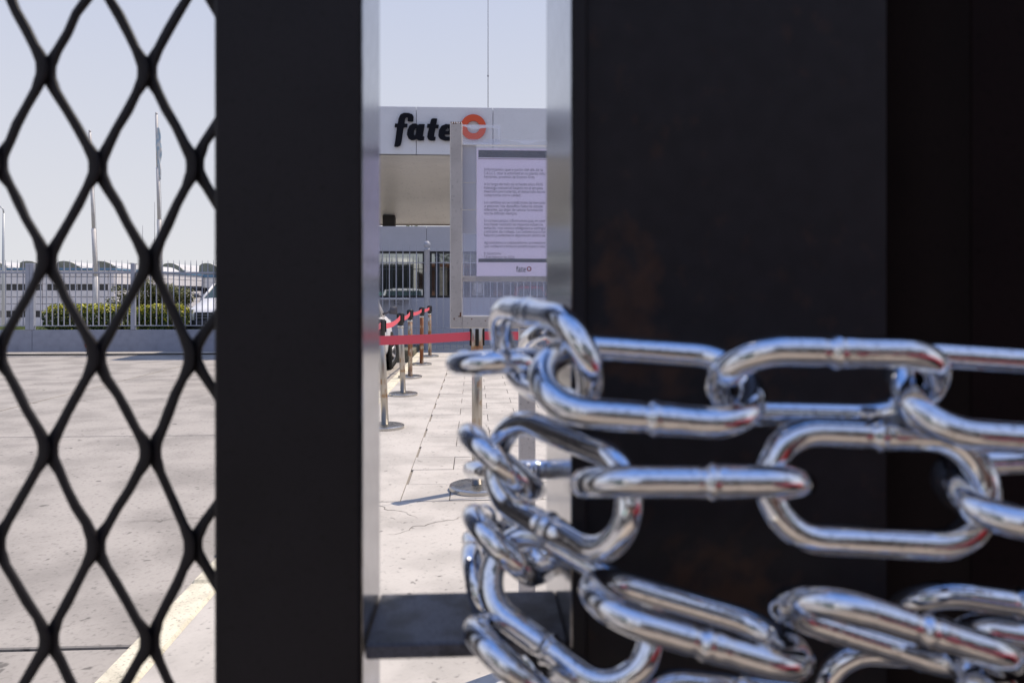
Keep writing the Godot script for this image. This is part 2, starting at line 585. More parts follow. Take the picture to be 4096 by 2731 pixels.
# ---------------------------------------------------------------- ground
func build_ground() -> void:
	var far := sb()
	var nz := [40.0, 3.0, -24.0, -31.0, -400.0]
	var ny := [-0.16, -0.16, -0.16, -1.3, -1.3]
	for i in 4:
		quad(far, Vector3(-400, ny[i], nz[i]), Vector3(400, ny[i], nz[i]), Vector3(400, ny[i + 1], nz[i + 1]), Vector3(-400, ny[i + 1], nz[i + 1]))
	setting("ground", far, grained("dry_ground", lin(0.42, 0.40, 0.37), 0.95, 0.5, 0.85, 0.05, 0.8, 71))
	# yard: concrete bays with open joints
	var cm := grained("yard_concrete", lin(0.40, 0.372, 0.342), 0.88, 1.3, 0.91, 0.16, 0.80, 81)
	cm.detail_albedo = weathered(82, 0.87, 0.3)
	cm.uv2_scale = Vector3.ONE * 0.19
	var y := sb()
	quad(y, Vector3(-40, -0.15, 3), Vector3(-1.1, -0.15, 3), Vector3(-1.1, -0.15, -15.62), Vector3(-40, -0.15, -15.62))
	var yard := setting("yard", y, mat("joint_dirt", lin(0.10, 0.09, 0.08), 0.95))
	var zs := [3.0, -2.72, -6.74, -11.15, -15.6]
	var xs := [-1.157, -5.23, -9.6, -14.0, -20.0, -38.0]
	for i in 4:
		for j in 5:
			var a := Vector3(xs[j + 1] + 0.012, -0.149, zs[i + 1] + 0.012)
			var b := Vector3(xs[j] - (0.012 if j else 0.0), -0.12 + 0.0015 * ((i * 3 + j) % 3), zs[i] - 0.012)
			bx("concrete_bay", a, b, cm, yard, 0.005)
	# kerb stones, worn yellow paint
	var km := grained("worn_yellow_kerb", lin(0.78, 0.73, 0.58), 0.85, 2.5, 0.85, 0.8, 0.85, 91)
	var kb := Node3D.new()
	kb.name = "kerb"
	kb.set_meta("kind", "structure")
	add_child(kb)
	for i in 18:
		bx("kerbstone", Vector3(-1.155, -0.15, 2.0 - i), Vector3(-1.022, 0.004 + 0.002 * sin(i * 2.3), 2.993 - i), km, kb, 0.012)
	# pavement: screed strip along the kerb, slabs beyond, one smooth bay by the gate
	var pm := grained("pavement_concrete", lin(0.54, 0.508, 0.465), 0.88, 1.5, 0.95, 0.25, 0.90, 101)
	pm.detail_albedo = weathered(102, 0.90, 0.25)
	pm.uv2_scale = Vector3.ONE * 0.31
	var pv := sb()
	box(pv, Vector3(-1.02, -0.15, -16.9), Vector3(9.0, -0.014, 3.0))
	var pav := setting("pavement", pv, mat("joint_sand", lin(0.27, 0.245, 0.215), 0.95))
	bx("screed_strip", Vector3(-1.018, -0.013, -16.9), Vector3(-0.4255, 0.0, -4.12), pm, pav, 0.0015)
	bx("screed_bay", Vector3(-1.018, -0.013, -4.108), Vector3(9.0, 0.001, -0.45), pm, pav, 0.004)
	bx("outer_paving", Vector3(-1.018, -0.013, -0.44), Vector3(9.0, 0.001, 1.2), grained("brown_paving", lin(0.17, 0.145, 0.12), 0.88, 1.5, 0.87, 0.25, 0.90, 105), pav, 0.004)
	bx("verge", Vector3(-1.018, -0.013, 1.21), Vector3(9.0, 0.0, 3.0), grained("sandy_paving", lin(0.46, 0.38, 0.29), 0.88, 1.5, 0.87, 0.25, 0.90, 107), pav, 0.004)
	for i in 21:
		var z := -4.12 - 0.3655 * i
		var off := -0.145 if i % 2 == 0 else 0.12
		var x := off - 0.532 * 2.0
		while x < 2.6:
			var xa := maxf(x, -0.424)
			var xb := x + 0.532
			if xb > -0.36:
				var dy := 0.0015 * sin(x * 31.0 + i * 17.0)
				bx("paving_slab", Vector3(xa + 0.0025, -0.013, z - 0.3655 + 0.0025), Vector3(xb - 0.0025, 0.0 + dy, z - 0.0025), pm, pav, 0.0015)
			x += 0.532
	var cr := mat("crack_dirt", lin(0.13, 0.115, 0.10), 0.95)
	for q in [[Vector3(-0.42, 0.0025, -3.55), 0.55, 0.7], [Vector3(-0.30, 0.0025, -3.80), 0.45, 2.5], [Vector3(0.05, 0.0025, -4.6), 0.3, 1.3], [Vector3(0.12, 0.0035, -6.1), 0.5, 1.5], [Vector3(-0.7, 0.0025, -6.9), 0.35, 0.2], [Vector3(0.0, 0.0035, -7.9), 0.45, 2.9], [Vector3(-0.5, 0.0025, -2.75), 0.5, 0.1], [Vector3(-0.2, 0.0025, -2.68), 0.3, 0.0]]:
		obj("crack", crack(q[0], q[1], q[2], 0.0022), cr, pav)
	for q in [[Vector3(-3.2, -0.1145, -8.2), 2.6, 2.75], [Vector3(-5.8, -0.1145, -12.4), 2.2, 0.25], [Vector3(-2.0, -0.1145, -4.2), 0.8, 0.4], [Vector3(-2.6, -0.1145, -9.4), 1.4, 0.1]]:
		obj("crack", crack(q[0], q[1], q[2], 0.003), cr, yard)
	bx("far_paving", Vector3(-0.424, -0.013, -16.9), Vector3(9.0, 0.0, -4.12 - 0.3655 * 21 - 0.004), pm, pav, 0.004)
	bx("side_paving", Vector3(2.79, -0.013, -4.12 - 0.3655 * 21), Vector3(9.0, 0.0, -4.124), pm, pav, 0.004)
	# raised plinth left of the pavement, under the railings
	var pl := obj("plinth", box_st(Vector3(-3.1, -0.14, -15.55), Vector3(-1.158, 0.11, -13.7), 0.01), grained("dirty_plinth", lin(0.20, 0.19, 0.14), 0.9, 2.0, 0.7, 0.6, 0.7, 111))
	tag(pl, "low dirty concrete plinth at the foot of the grey railings", "plinth")
	# the street side behind the camera
	var s2 := sb()
	quad(s2, Vector3(-60, -0.12, 3.02), Vector3(60, -0.12, 3.02), Vector3(60, -0.12, 36), Vector3(-60, -0.12, 36))
	setting("street", s2, grained("asphalt_street", lin(0.10, 0.095, 0.09), 0.9, 1.0, 0.8, 0.1, 0.8, 121))
	var s3 := sb()
	quad(s3, Vector3(-40, -0.147, -15.63), Vector3(-3.1, -0.147, -15.63), Vector3(-3.1, -0.147, -17.0), Vector3(-40, -0.147, -17.0))
	quad(s3, Vector3(-3.1, -0.147, -16.91), Vector3(20, -0.147, -16.91), Vector3(20, -0.147, -24.0), Vector3(-3.1, -0.147, -24.0))
	setting("inner_road", s3, cm)
	# raised lawn bed behind the sliding gate
	var gb := sb(true)
	var rows := []
	for i in 9:
		var z := -17.2 - i * 0.8
		var row := []
		for j in 40:
			row.append(Vector3(-30.0 + j * 0.685, -0.14 + (0.33 if i > 0 and i < 8 else 0.0) + 0.03 * sin(j * 1.7 + i), z))
		rows.append(row)
	loft(gb, rows, false, false)
	setting("lawn_bed", gb, grained("lawn_soil", lin(0.10, 0.12, 0.04), 0.95, 3.0, 0.6, 0.7, 0.7, 131))
	var gs := sb()
	for i in 26000:
		var p := Vector3(rng.randf_range(-16.0, -4.0), 0.19, rng.randf_range(-22.5, -18.0))
		var h := rng.randf_range(0.02, 0.06)
		var w := rng.randf() * TAU
		gs.set_color(Color(0.13, 0.17, 0.045) * rng.randf_range(0.7, 1.4))
		var dx := Vector3(cos(w), 0, sin(w)) * 0.008
		tri(gs, p - dx, p + Vector3(rng.randf_range(-0.02, 0.02), h, rng.randf_range(-0.02, 0.02)), p + dx)
	var g := obj("lawn_grass", gs, leaf_mat())
	tag(g, "short mown grass on the raised bed behind the gate", "grass")
	g.set_meta("kind", "stuff")

func crack(at: Vector3, length: float, heading: float, width: float) -> SurfaceTool:
	var st := sb()
	var p := at
	var n := int(length / 0.03)
	var w := heading
	for i in n:
		w = heading + rng.randfn() * 0.45
		var q := p + Vector3(cos(w), 0, -sin(w)) * 0.03
		var a := width * (0.4 + 0.6 * sin(PI * i / n)) * rng.randf_range(0.5, 1.2)
		var side := Vector3(sin(w), 0, cos(w)) * a
		quad(st, p - side, p + side, q + side * 0.8, q - side * 0.8)
		p = q
	return st

# ---------------------------------------------------------------- railings and sliding gate
func grey_blue() -> StandardMaterial3D:
	return grained("grey_blue_paint", lin(0.33, 0.355, 0.43), 0.5, 5.0, 0.95, 0.8, 0.92, 141)

func spike_mesh(y0: float, y1: float, w: float, tip: float) -> ArrayMesh:
	var st := sb()
	var a := w / 2.0
	loft(st, [[Vector3(-a, y0, -a), Vector3(a, y0, -a), Vector3(a, y0, a), Vector3(-a, y0, a)], [Vector3(-a, y1 - tip, -a), Vector3(a, y1 - tip, -a), Vector3(a, y1 - tip, a), Vector3(-a, y1 - tip, a)], [Vector3(-0.002, y1, -0.002), Vector3(0.002, y1, -0.002), Vector3(0.002, y1, 0.002), Vector3(-0.002, y1, 0.002)]])
	st.generate_normals()
	return st.commit()

func build_sliding_gate() -> void:
	var t := thing("sliding_gate", "grey blue sliding gate of spiked bars above a sheet steel base panel", "gate", Vector3(-8.0, -0.12, -15.8))
	var o := t.position
	var m := grey_blue()
	var pm := grained("chipped_panel_paint", lin(0.27, 0.295, 0.38), 0.5, 3.0, 0.95, 0.7, 0.90, 151)
	for s in [[-14.0, -9.335], [-9.329, -3.3]]:
		bx("base_panel", Vector3(s[0], -0.06, -15.83) - o, Vector3(s[1], 0.405, -15.77) - o, pm, t, 0.004)
	bx("top_rail", Vector3(-14, 1.592, -15.825) - o, Vector3(-3.3, 1.634, -15.775) - o, m, t, 0.004)
	bx("bottom_rail", Vector3(-14, 0.48, -15.82) - o, Vector3(-3.3, 0.498, -15.78) - o, m, t, 0.002)
	for x in [-9.467, -9.379, -7.301, -12.2, -5.2, -3.4]:
		bx("post", Vector3(x, 0.406, -15.84) - o, Vector3(x + 0.085, 1.812, -15.755) - o, m, t, 0.006)
	var sp := spike_mesh(0.4985, 1.885, 0.018, 0.16)
	var x := -13.95
	while x < -3.35:
		var clear := true
		for q in [-9.467, -9.379, -7.301, -12.2, -5.2, -3.4]:
			if x > q - 0.03 and x < q + 0.115:
				clear = false
		if clear:
			var b := obj("bar", sp, m, t)
			b.position = Vector3(x, 0.0, -15.798) - Vector3(o.x, o.y, o.z)
		x += 0.1195
	# guide wheel with its fork
	var st := sb(true)
	lathe(st, [Vector2(0.0, -0.022), Vector2(0.035, -0.022), Vector2(0.055, -0.018), Vector2(0.046, -0.006), Vector2(0.046, 0.006), Vector2(0.055, 0.018), Vector2(0.035, 0.022), Vector2(0.0, 0.022)], 20, Vector3.ZERO, Basis(Vector3.RIGHT, PI / 2))
	var wh := obj("wheel", st, mat("faded_red_paint", lin(0.28, 0.07, 0.06), 0.6), t)
	wh.position = Vector3(-8.174, 0.082, -15.74) - o
	bx("fork", Vector3(-8.19, -0.1, -15.755) - o, Vector3(-8.158, 0.05, -15.735) - o, mat("dark_iron", lin(0.05, 0.045, 0.045), 0.6, 0.6), t, 0.003)
	bx("fork_foot", Vector3(-8.235, -0.117, -15.765) - o, Vector3(-8.11, -0.1, -15.725) - o, mats["dark_iron"], t, 0.003)
	var tr := obj("gate_track", box_st(Vector3(-16, -0.122, -15.72), Vector3(-3.2, -0.095, -15.66), 0.004), mat("track_iron", lin(0.06, 0.055, 0.05), 0.6, 0.5))
	tag(tr, "dark steel floor track running below the sliding gate", "track")
	var ts := obj("track_bed", box_st(Vector3(-16, -0.14, -15.90), Vector3(-3.2, -0.108, -15.725), 0.004), mat("track_concrete", lin(0.55, 0.53, 0.5), 0.9))
	tag(ts, "pale concrete bed under the sliding gate beside its track", "kerb")

func build_railings() -> void:
	var t := thing("railing", "grey blue spiked railing with a ball topped post before the guard booth", "railing", Vector3(0, 0, -15.0))
	var m := grey_blue()
	var sp := spike_mesh(0.03, 2.105, 0.019, 0.2)
	for i in range(-15, 38):
		var x := -0.99 + (i + 0.45) * 0.1385
		if absf(x + 0.99) < 0.09 or absf(x - 2.76) < 0.09 or absf(x + 3.0) < 0.09:
			continue
		var b := obj("bar", sp, m, t)
		b.position = Vector3(x, 0.08 if x < -1.1 else 0.0, 0)
	for s in [[-3.05, -1.055], [-0.925, 4.2]]:
		for y in [[1.80, 1.818], [0.455, 0.474], [0.12, 0.14]]:
			bx("rail", Vector3(s[0], y[0], -0.022), Vector3(s[1], y[1], -0.0095), m, t, 0.002)
	for x in [-0.99, 2.76, -3.0]:
		var st := sb(true)
		var r := 0.063
		lathe(st, [Vector2(0, 2.258), Vector2(0.03, 2.25), Vector2(0.055, 2.23), Vector2(0.07, 2.20), Vector2(0.073, 2.18), Vector2(0.07, 2.155), Vector2(0.056, 2.125), Vector2(0.052, 2.118)], 24)
		var p := obj("post", null, m, t)
		var body := sb(true)
		lathe(body, [Vector2(0.052, 2.118), Vector2(0.058, 2.10), Vector2(0.060, 2.085), Vector2(0.069, 2.08), Vector2(0.069, 2.068), Vector2(0.060, 2.062), Vector2(0.060, 1.0), Vector2(0.063, 0.0)], 24)
		body.generate_normals()
		p.mesh = body.commit()
		p.position = Vector3(x, 0, 0)
		obj("ball", st, m, p)
		if x == -0.99:
			bx("notice_plate", Vector3(-0.045, 1.62, 0.061), Vector3(0.005, 1.76, 0.064), mat("plate_grey", lin(0.30, 0.29, 0.32), 0.6), p)

# ---------------------------------------------------------------- canopy, booth, company sign
func build_canopy() -> void:
	var t := thing("entrance_canopy", "broad white entrance canopy with panelled fascia and smooth pale underside", "canopy", Vector3(1.0, 0, -20))
	var o := t.position
	var fm := grained("fascia_panel", lin(0.60, 0.625, 0.70), 0.45, 1.5, 0.985, 0.25, 0.96, 161)
	var x := -4.63
	while x < 11.0:
		bx("fascia_panel", Vector3(x + 0.006, 4.21, -15.96) - o, Vector3(x + 1.669, 5.25, -15.9) - o, fm, t, 0.006)
		x += 1.674
	# body: smooth underside, level behind the front lip, then curving down to the back edge
	var prof := []
	for i in 27:
		var k := i / 26.0
		prof.append(Vector2(lerpf(-15.965, -22.4, k), 4.20 + 0.10 * sin(PI * minf(k / 0.7, 1.0)) - 0.90 * pow(maxf(k - 0.22, 0.0) / 0.78, 1.7)))
	var st := sb(true)
	var rings := []
	for q in prof:
		rings.append([Vector3(-4.62, q.y, q.x) - o, Vector3(1, q.y, q.x) - o, Vector3(5, q.y, q.x) - o, Vector3(11.5, q.y, q.x) - o])
	loft(st, rings, false, false)
	obj("soffit", st, grained("stained_soffit", lin(0.84, 0.80, 0.74), 0.38, 0.5, 0.98, 0.09, 0.90, 171), t)
	var sd := sb()
	for i in prof.size() - 1:
		var a: Vector2 = prof[i]
		var b: Vector2 = prof[i + 1]
		face(sd, [Vector3(-4.63, a.y, a.x) - o, Vector3(-4.63, b.y, b.x) - o, Vector3(-4.63, 5.25, b.x) - o, Vector3(-4.63, 5.25, a.x) - o], Vector3.LEFT)
	obj("side_panel", sd, fm, t)
	bx("roof", Vector3(-4.62, 5.10, -22.4) - o, Vector3(11.5, 5.2, -15.97) - o, fm, t)
	bx("back_panel", Vector3(-4.62, 3.33, -22.5) - o, Vector3(11.5, 5.2, -22.41) - o, fm, t)
	bx("back_trim", Vector3(-4.62, 3.27, -22.5) - o, Vector3(11.5, 3.328, -22.40) - o, mat("brown_trim", lin(0.30, 0.24, 0.21), 0.7), t)
	var cm := mat("dark_column", lin(0.035, 0.03, 0.028), 0.7)
	for p in [[-2.74, -21.8], [6.5, -21.8], [-4.1, -20.0]]:
		bx("column", Vector3(p[0], -0.15, p[1] - 0.16) - o, Vector3(p[0] + 0.36, 3.50 if p[1] < -21.0 else 4.0, p[1] + 0.16) - o, cm, t, 0.01)
	# company sign: raised letters and a ring, standing 3 cm off the fascia
	var sg := thing("company_sign", "raised black lowercase word and orange ring on the canopy fascia", "sign", Vector3(-1.7565, 4.5095, -15.9))
	var S := 0.001836
	var black := dull(mat("sign_black", lin(0.008, 0.009, 0.014), 0.6))
	# outline and counter of each letter, in hundredths of the letter field, y down
	var glyphs := [
		[[252, 640, 262, 580, 285, 410, 257, 410, 262, 370, 294, 370, 303, 310, 325, 262, 365, 242, 420, 243, 465, 258, 480, 285, 474, 340, 410, 340, 413, 300, 400, 290, 383, 298, 375, 330, 370, 370, 408, 370, 403, 408, 362, 408, 352, 480, 335, 590, 325, 625, 290, 642], []],
		[[401, 500, 408, 445, 430, 395, 470, 368, 510, 366, 535, 385, 540, 373, 611, 373, 600, 440, 588, 515, 606, 520, 600, 560, 560, 565, 525, 560, 512, 545, 490, 560, 455, 562, 420, 545], [482, 490, 485, 450, 500, 420, 513, 425, 509, 470, 501, 500, 488, 506]],
		[[690, 310, 715, 302, 758, 305, 745, 378, 777, 378, 770, 416, 738, 416, 722, 500, 718, 520, 741, 522, 733, 562, 690, 565, 655, 555, 640, 525, 645, 480, 665, 410, 637, 410, 642, 370, 672, 370, 682, 330], []],
		[[772, 500, 780, 440, 810, 390, 860, 369, 910, 372, 945, 395, 960, 430, 950, 470, 925, 487, 847, 487, 848, 510, 870, 520, 930, 515, 950, 512, 945, 550, 910, 562, 850, 564, 800, 548, 778, 525], [855, 452, 862, 425, 880, 411, 895, 420, 897, 440, 890, 452]]]
	for g in glyphs:
		var c := CSGPolygon3D.new()
		c.name = "letter"
		c.polygon = outline(g[0], S)
		c.depth = 0.05
		c.material_override = black
		c.position = Vector3(0, 0, 0.075)
		sg.add_child(c, true)
		if g[1].size():
			var cut := CSGPolygon3D.new()
			cut.name = "counter"
			cut.polygon = outline(g[1], S)
			cut.depth = 0.2
			cut.position.z = 0.07
			cut.operation = CSGShape3D.OPERATION_SUBTRACTION
			c.add_child(cut)
	var rg := sb()
	lathe(rg, [Vector2(75, 0) * S, Vector2(75 * S, 0.05), Vector2(151 * S, 0.05), Vector2(151, 0) * S, Vector2(75, 0) * S], 56, Vector3((1187 - 250) * S, (560 - 400) * S, 0.025), Basis(Vector3.RIGHT, PI / 2))
	obj("ring", rg, mat("orange_red", lin(0.56, 0.07, 0.02), 0.5), sg)

func outline(a: Array, S: float) -> PackedVector2Array:
	var out := PackedVector2Array()
	for i in range(0, a.size(), 2):
		out.append(Vector2(a[i] - 250.0, 560.0 - a[i + 1]) * S)
	return out

func build_booth() -> void:
	var t := thing("guard_booth", "grey blue guard booth with mirror glass windows under the canopy", "booth", Vector3(1, 0, -17.6))
	var o := t.position
	var wm := grained("booth_panel", lin(0.43, 0.45, 0.54), 0.45, 2.0, 0.985, 0.5, 0.96, 181)
	var fr := mat("dark_window_frame", lin(0.015, 0.016, 0.02), 0.4)
	var gl := mat("mirror_glass", lin(0.32, 0.345, 0.345), 0.03, 1.0)
	var xs := [-3.2, -1.13, 1.2, 3.5]
	for i in 3:
		bx("fascia_panel", Vector3(xs[i] + 0.004, 2.16, -17.06) - o, Vector3(xs[i + 1] - 0.004, 2.74, -17.0) - o, wm, t, 0.004)
		bx("wall_panel", Vector3(xs[i] + 0.004, -0.02, -17.08) - o, Vector3(xs[i + 1] - 0.004, 1.075, -17.02) - o, wm, t, 0.004)
	for w in [[-3.1, -1.19], [-1.05, 0.72], [0.86, 3.4]]:
		var win := bx("window", Vector3(w[0], 1.085, -17.07) - o, Vector3(w[1], 2.15, -17.05) - o, gl, t)
		for e in [[w[0], 2.105, w[1], 2.152], [w[0], 1.083, w[1], 1.125], [w[0], 1.126, w[0] + 0.035, 2.104], [w[1] - 0.035, 1.126, w[1], 2.104]]:
			bx("frame", Vector3(e[0], e[1], -17.045) - o, Vector3(e[2], e[3], -17.02) - o, fr, win)
	for p in [-1.185, 0.725]:
		bx("mullion", Vector3(p, 1.08, -17.06) - o, Vector3(p + 0.13, 2.158, -17.03) - o, fr, t)
	bx("roof", Vector3(-3.25, 2.60, -19.0) - o, Vector3(3.55, 2.70, -17.065) - o, wm, t)
	bx("wall", Vector3(-3.2, -0.02, -19.0) - o, Vector3(3.5, 2.59, -18.9) - o, wm, t)
	bx("wall", Vector3(-3.2, -0.02, -18.89) - o, Vector3(-3.14, 2.59, -17.09) - o, wm, t)
	bx("wall", Vector3(3.44, -0.02, -18.89) - o, Vector3(3.5, 2.59, -17.09) - o, wm, t)
	bx("counter", Vector3(-2.9, 1.03, -17.02) - o, Vector3(-1.5, 1.072, -16.72) - o, mat("counter_white", lin(0.6, 0.6, 0.62), 0.5), t, 0.006)
	for x in [-2.55, -1.85]:
		var st := sb(true)
		tube(st, [Vector3(x, 1.03, -16.78) - o, Vector3(x, 0.93, -16.80) - o, Vector3(x + 0.16, 0.92, -16.80) - o], 0.008, 8)
		obj("bracket", st, fr, t)

# ---------------------------------------------------------------- stanchions and belts
func rusty(called: String, amount: float, seed_: int) -> StandardMaterial3D:
	var m := mat(called, Color.WHITE, 1.0, 1.0)
	var a := 0.62 - amount * 0.5
	var steel := lin(0.46, 0.43, 0.39)
	m.albedo_texture = noise_tex(seed_, 0.014, [[0.0, steel], [a, steel], [a + 0.08, lin(0.36, 0.22, 0.10)], [minf(a + 0.25, 0.99), lin(0.24, 0.075, 0.025)], [1.0, lin(0.16, 0.06, 0.03)]], FastNoiseLite.TYPE_SIMPLEX_SMOOTH, 4)
	m.metallic_texture = noise_tex(seed_, 0.014, [[0.0, Color.WHITE], [a, Color.WHITE], [a + 0.1, grey(0.25)], [1.0, grey(0.0)]], FastNoiseLite.TYPE_SIMPLEX_SMOOTH, 4)
	m.roughness_texture = noise_tex(seed_, 0.014, [[0.0, grey(0.28)], [a, grey(0.34)], [a + 0.1, grey(0.7)], [1.0, grey(0.9)]], FastNoiseLite.TYPE_SIMPLEX_SMOOTH, 4)
	m.uv1_triplanar = true
	m.uv1_scale = Vector3(1.1, 0.55, 1.1)
	return m

func stanchion(at: Vector3, h: float, lean: Vector2, pole_m: Material, head_turn: float, label: String, head_m: Material) -> Node3D:
	var t := thing("belt_stanchion", label, "stanchion", at, 0.0, "belt barrier posts")
	var bm := mat("satin_base", lin(0.50, 0.49, 0.47), 0.36, 1.0)
	bm.roughness_texture = noise_tex(191, 0.02, [[0.0, grey(0.6)], [1.0, grey(1.0)]])
	bm.uv1_triplanar = true
	var st := sb(true)
	st.set_smooth_group(-1)
	lathe(st, [Vector2(0.0, 0.034), Vector2(0.035, 0.033), Vector2(0.150, 0.030), Vector2(0.164, 0.026), Vector2(0.167, 0.022), Vector2(0.167, 0.001), Vector2(0.0, 0.001)], 48)
	obj("base", st, bm, t)
	var top := Vector3(lean.x, h, lean.y)
	var p := sb(true)
	tube(p, [Vector3(0, 0.03, 0), top * 0.5 + Vector3(0, 0.015, 0), top + Vector3(0, -0.13, 0)], 0.0315, 28)
	obj("pole", p, pole_m, t)
	var hd := sb(true)
	lathe(hd, [Vector2(0.0, 0.0), Vector2(0.030, -0.001), Vector2(0.036, -0.006), Vector2(0.036, -0.14), Vector2(0.033, -0.146), Vector2(0.0, -0.146)], 28, top)
	var head := obj("head", hd, head_m, t)
	for k in 4:
		var w := head_turn + k * PI / 2
		var xf := Transform3D(Basis(Vector3.UP, w), top)
		var s := sb()
		box(s, Vector3(-0.011, -0.115, 0.034), Vector3(0.011, -0.012, 0.045), 0.003, xf)
		obj("belt_slot", s, mats["black_plastic"], head)
	var cl := sb(true)
	lathe(cl, [Vector2(0.0, -0.147), Vector2(0.035, -0.147), Vector2(0.037, -0.152), Vector2(0.037, -0.168), Vector2(0.034, -0.173), Vector2(0.032, -0.173)], 28, top)
	obj("collar", cl, mat("collar_steel", lin(0.55, 0.54, 0.52), 0.25, 1.0), t)
	return t

func belt(a: Vector3, b: Vector3, sag: float, label: String) -> void:
	var st := sb(true)
	var rings := []
	var dir := (b - a).normalized()
	var side := dir.cross(Vector3.UP).normalized() * 0.0012
	for i in 25:
		var k := i / 24.0
		var p := a.lerp(b, k) - Vector3(0, sag * 4.0 * k * (1.0 - k), 0)
		var tw := Vector3(0, 0.0255, 0)
		rings.append([p + tw + side, p - tw + side, p - tw - side, p + tw - side])
	st.set_smooth_group(-1)
	loft(st, rings)
	var m := mat("red_webbing", lin(0.90, 0.13, 0.18), 0.8)
	m.backlight_enabled = true
	m.backlight = Color(0.45, 0.12, 0.15)
	m.albedo_texture = noise_tex(201, 0.2, [[0.0, grey(0.85)], [1.0, grey(1.0)]])
	m.uv1_triplanar = true
	m.uv1_scale = Vector3(8, 40, 8)
	var o := obj("barrier_belt", st, m)
	tag(o, label, "belt", "belt barrier tapes")

func build_stanchions() -> void:
	mat("black_plastic", lin(0.016, 0.015, 0.015), 0.28)
	var chrome := rusty("stanchion_chrome", 0.05, 211)
	var some := rusty("stanchion_spotted", 0.42, 221)
	var much := rusty("stanchion_rusted", 0.75, 231)
	var P := [Vector3(0.012, 0, -4.35), Vector3(-0.785, 0, -6.378), Vector3(-0.83, 0, -8.425), Vector3(-0.905, 0, -10.175), Vector3(-0.879, 0, -11.986), Vector3(-0.837, 0, -13.494), Vector3(-0.75, 0, -3.95), Vector3(1.7, 0, -4.6)]
	var H := [0.975, 0.95, 0.95, 0.95, 0.95, 0.95, 0.97, 0.97]
	var L := [Vector2(0, 0), Vector2(-0.035, 0), Vector2(-0.03, 0), Vector2(0, 0), Vector2(0.004, 0), Vector2(-0.006, 0), Vector2(0, 0), Vector2(0, 0)]
	var Mt := [chrome, chrome, chrome, some, much, some, chrome, chrome]
	var names := [
		"chrome belt stanchion standing alone in front of the paved slabs, behind the framed notice",
		"leaning chrome stanchion at the near end of the row along the yellow kerb",
		"clean chrome stanchion second in the row along the yellow kerb",
		"stanchion with rust spotted pole, third in the row along the kerb",
		"stanchion with heavily rusted brown pole, fourth in the row along the kerb",
		"rust streaked stanchion closest to the ball topped railing post",
		"chrome stanchion carrying two belts at the corner of the belt barrier",
		"chrome stanchion at the far right end of the front barrier belt"]
	for i in P.size():
		stanchion(P[i], H[i], L[i], Mt[i], 0.0 if i in [0, 7] else 0.15, names[i], some if i == 0 else mat("black_plastic", lin(0.016, 0.015, 0.015), 0.28))
	var top := func(i: int) -> Vector3: return P[i] + Vector3(L[i].x, H[i] - 0.056, L[i].y)
	var pairs := [[1, 2, 0.035, "sunlit red belt hanging between the leaning stanchion and the clean one"], [2, 3, 0.03, "sunlit red belt between the clean and the rust spotted stanchion"], [3, 4, 0.025, "sunlit red belt between the rust spotted and the heavily rusted stanchion"], [4, 5, 0.015, "sunlit red belt ending at the stanchion by the ball topped post"], [6, 1, 0.03, "red belt from the corner stanchion to the leaning one"], [6, 0, 0.006, "long shaded red belt stretched across below the framed notice"], [0, 7, 0.006, "red belt stretched to the right behind the framed notice"]]
	for q in pairs:
		var a: Vector3 = top.call(q[0])
		var b: Vector3 = top.call(q[1])
		var d := (b - a).normalized()
		belt(a + d * 0.046, b - d * 0.046, q[2], q[3])

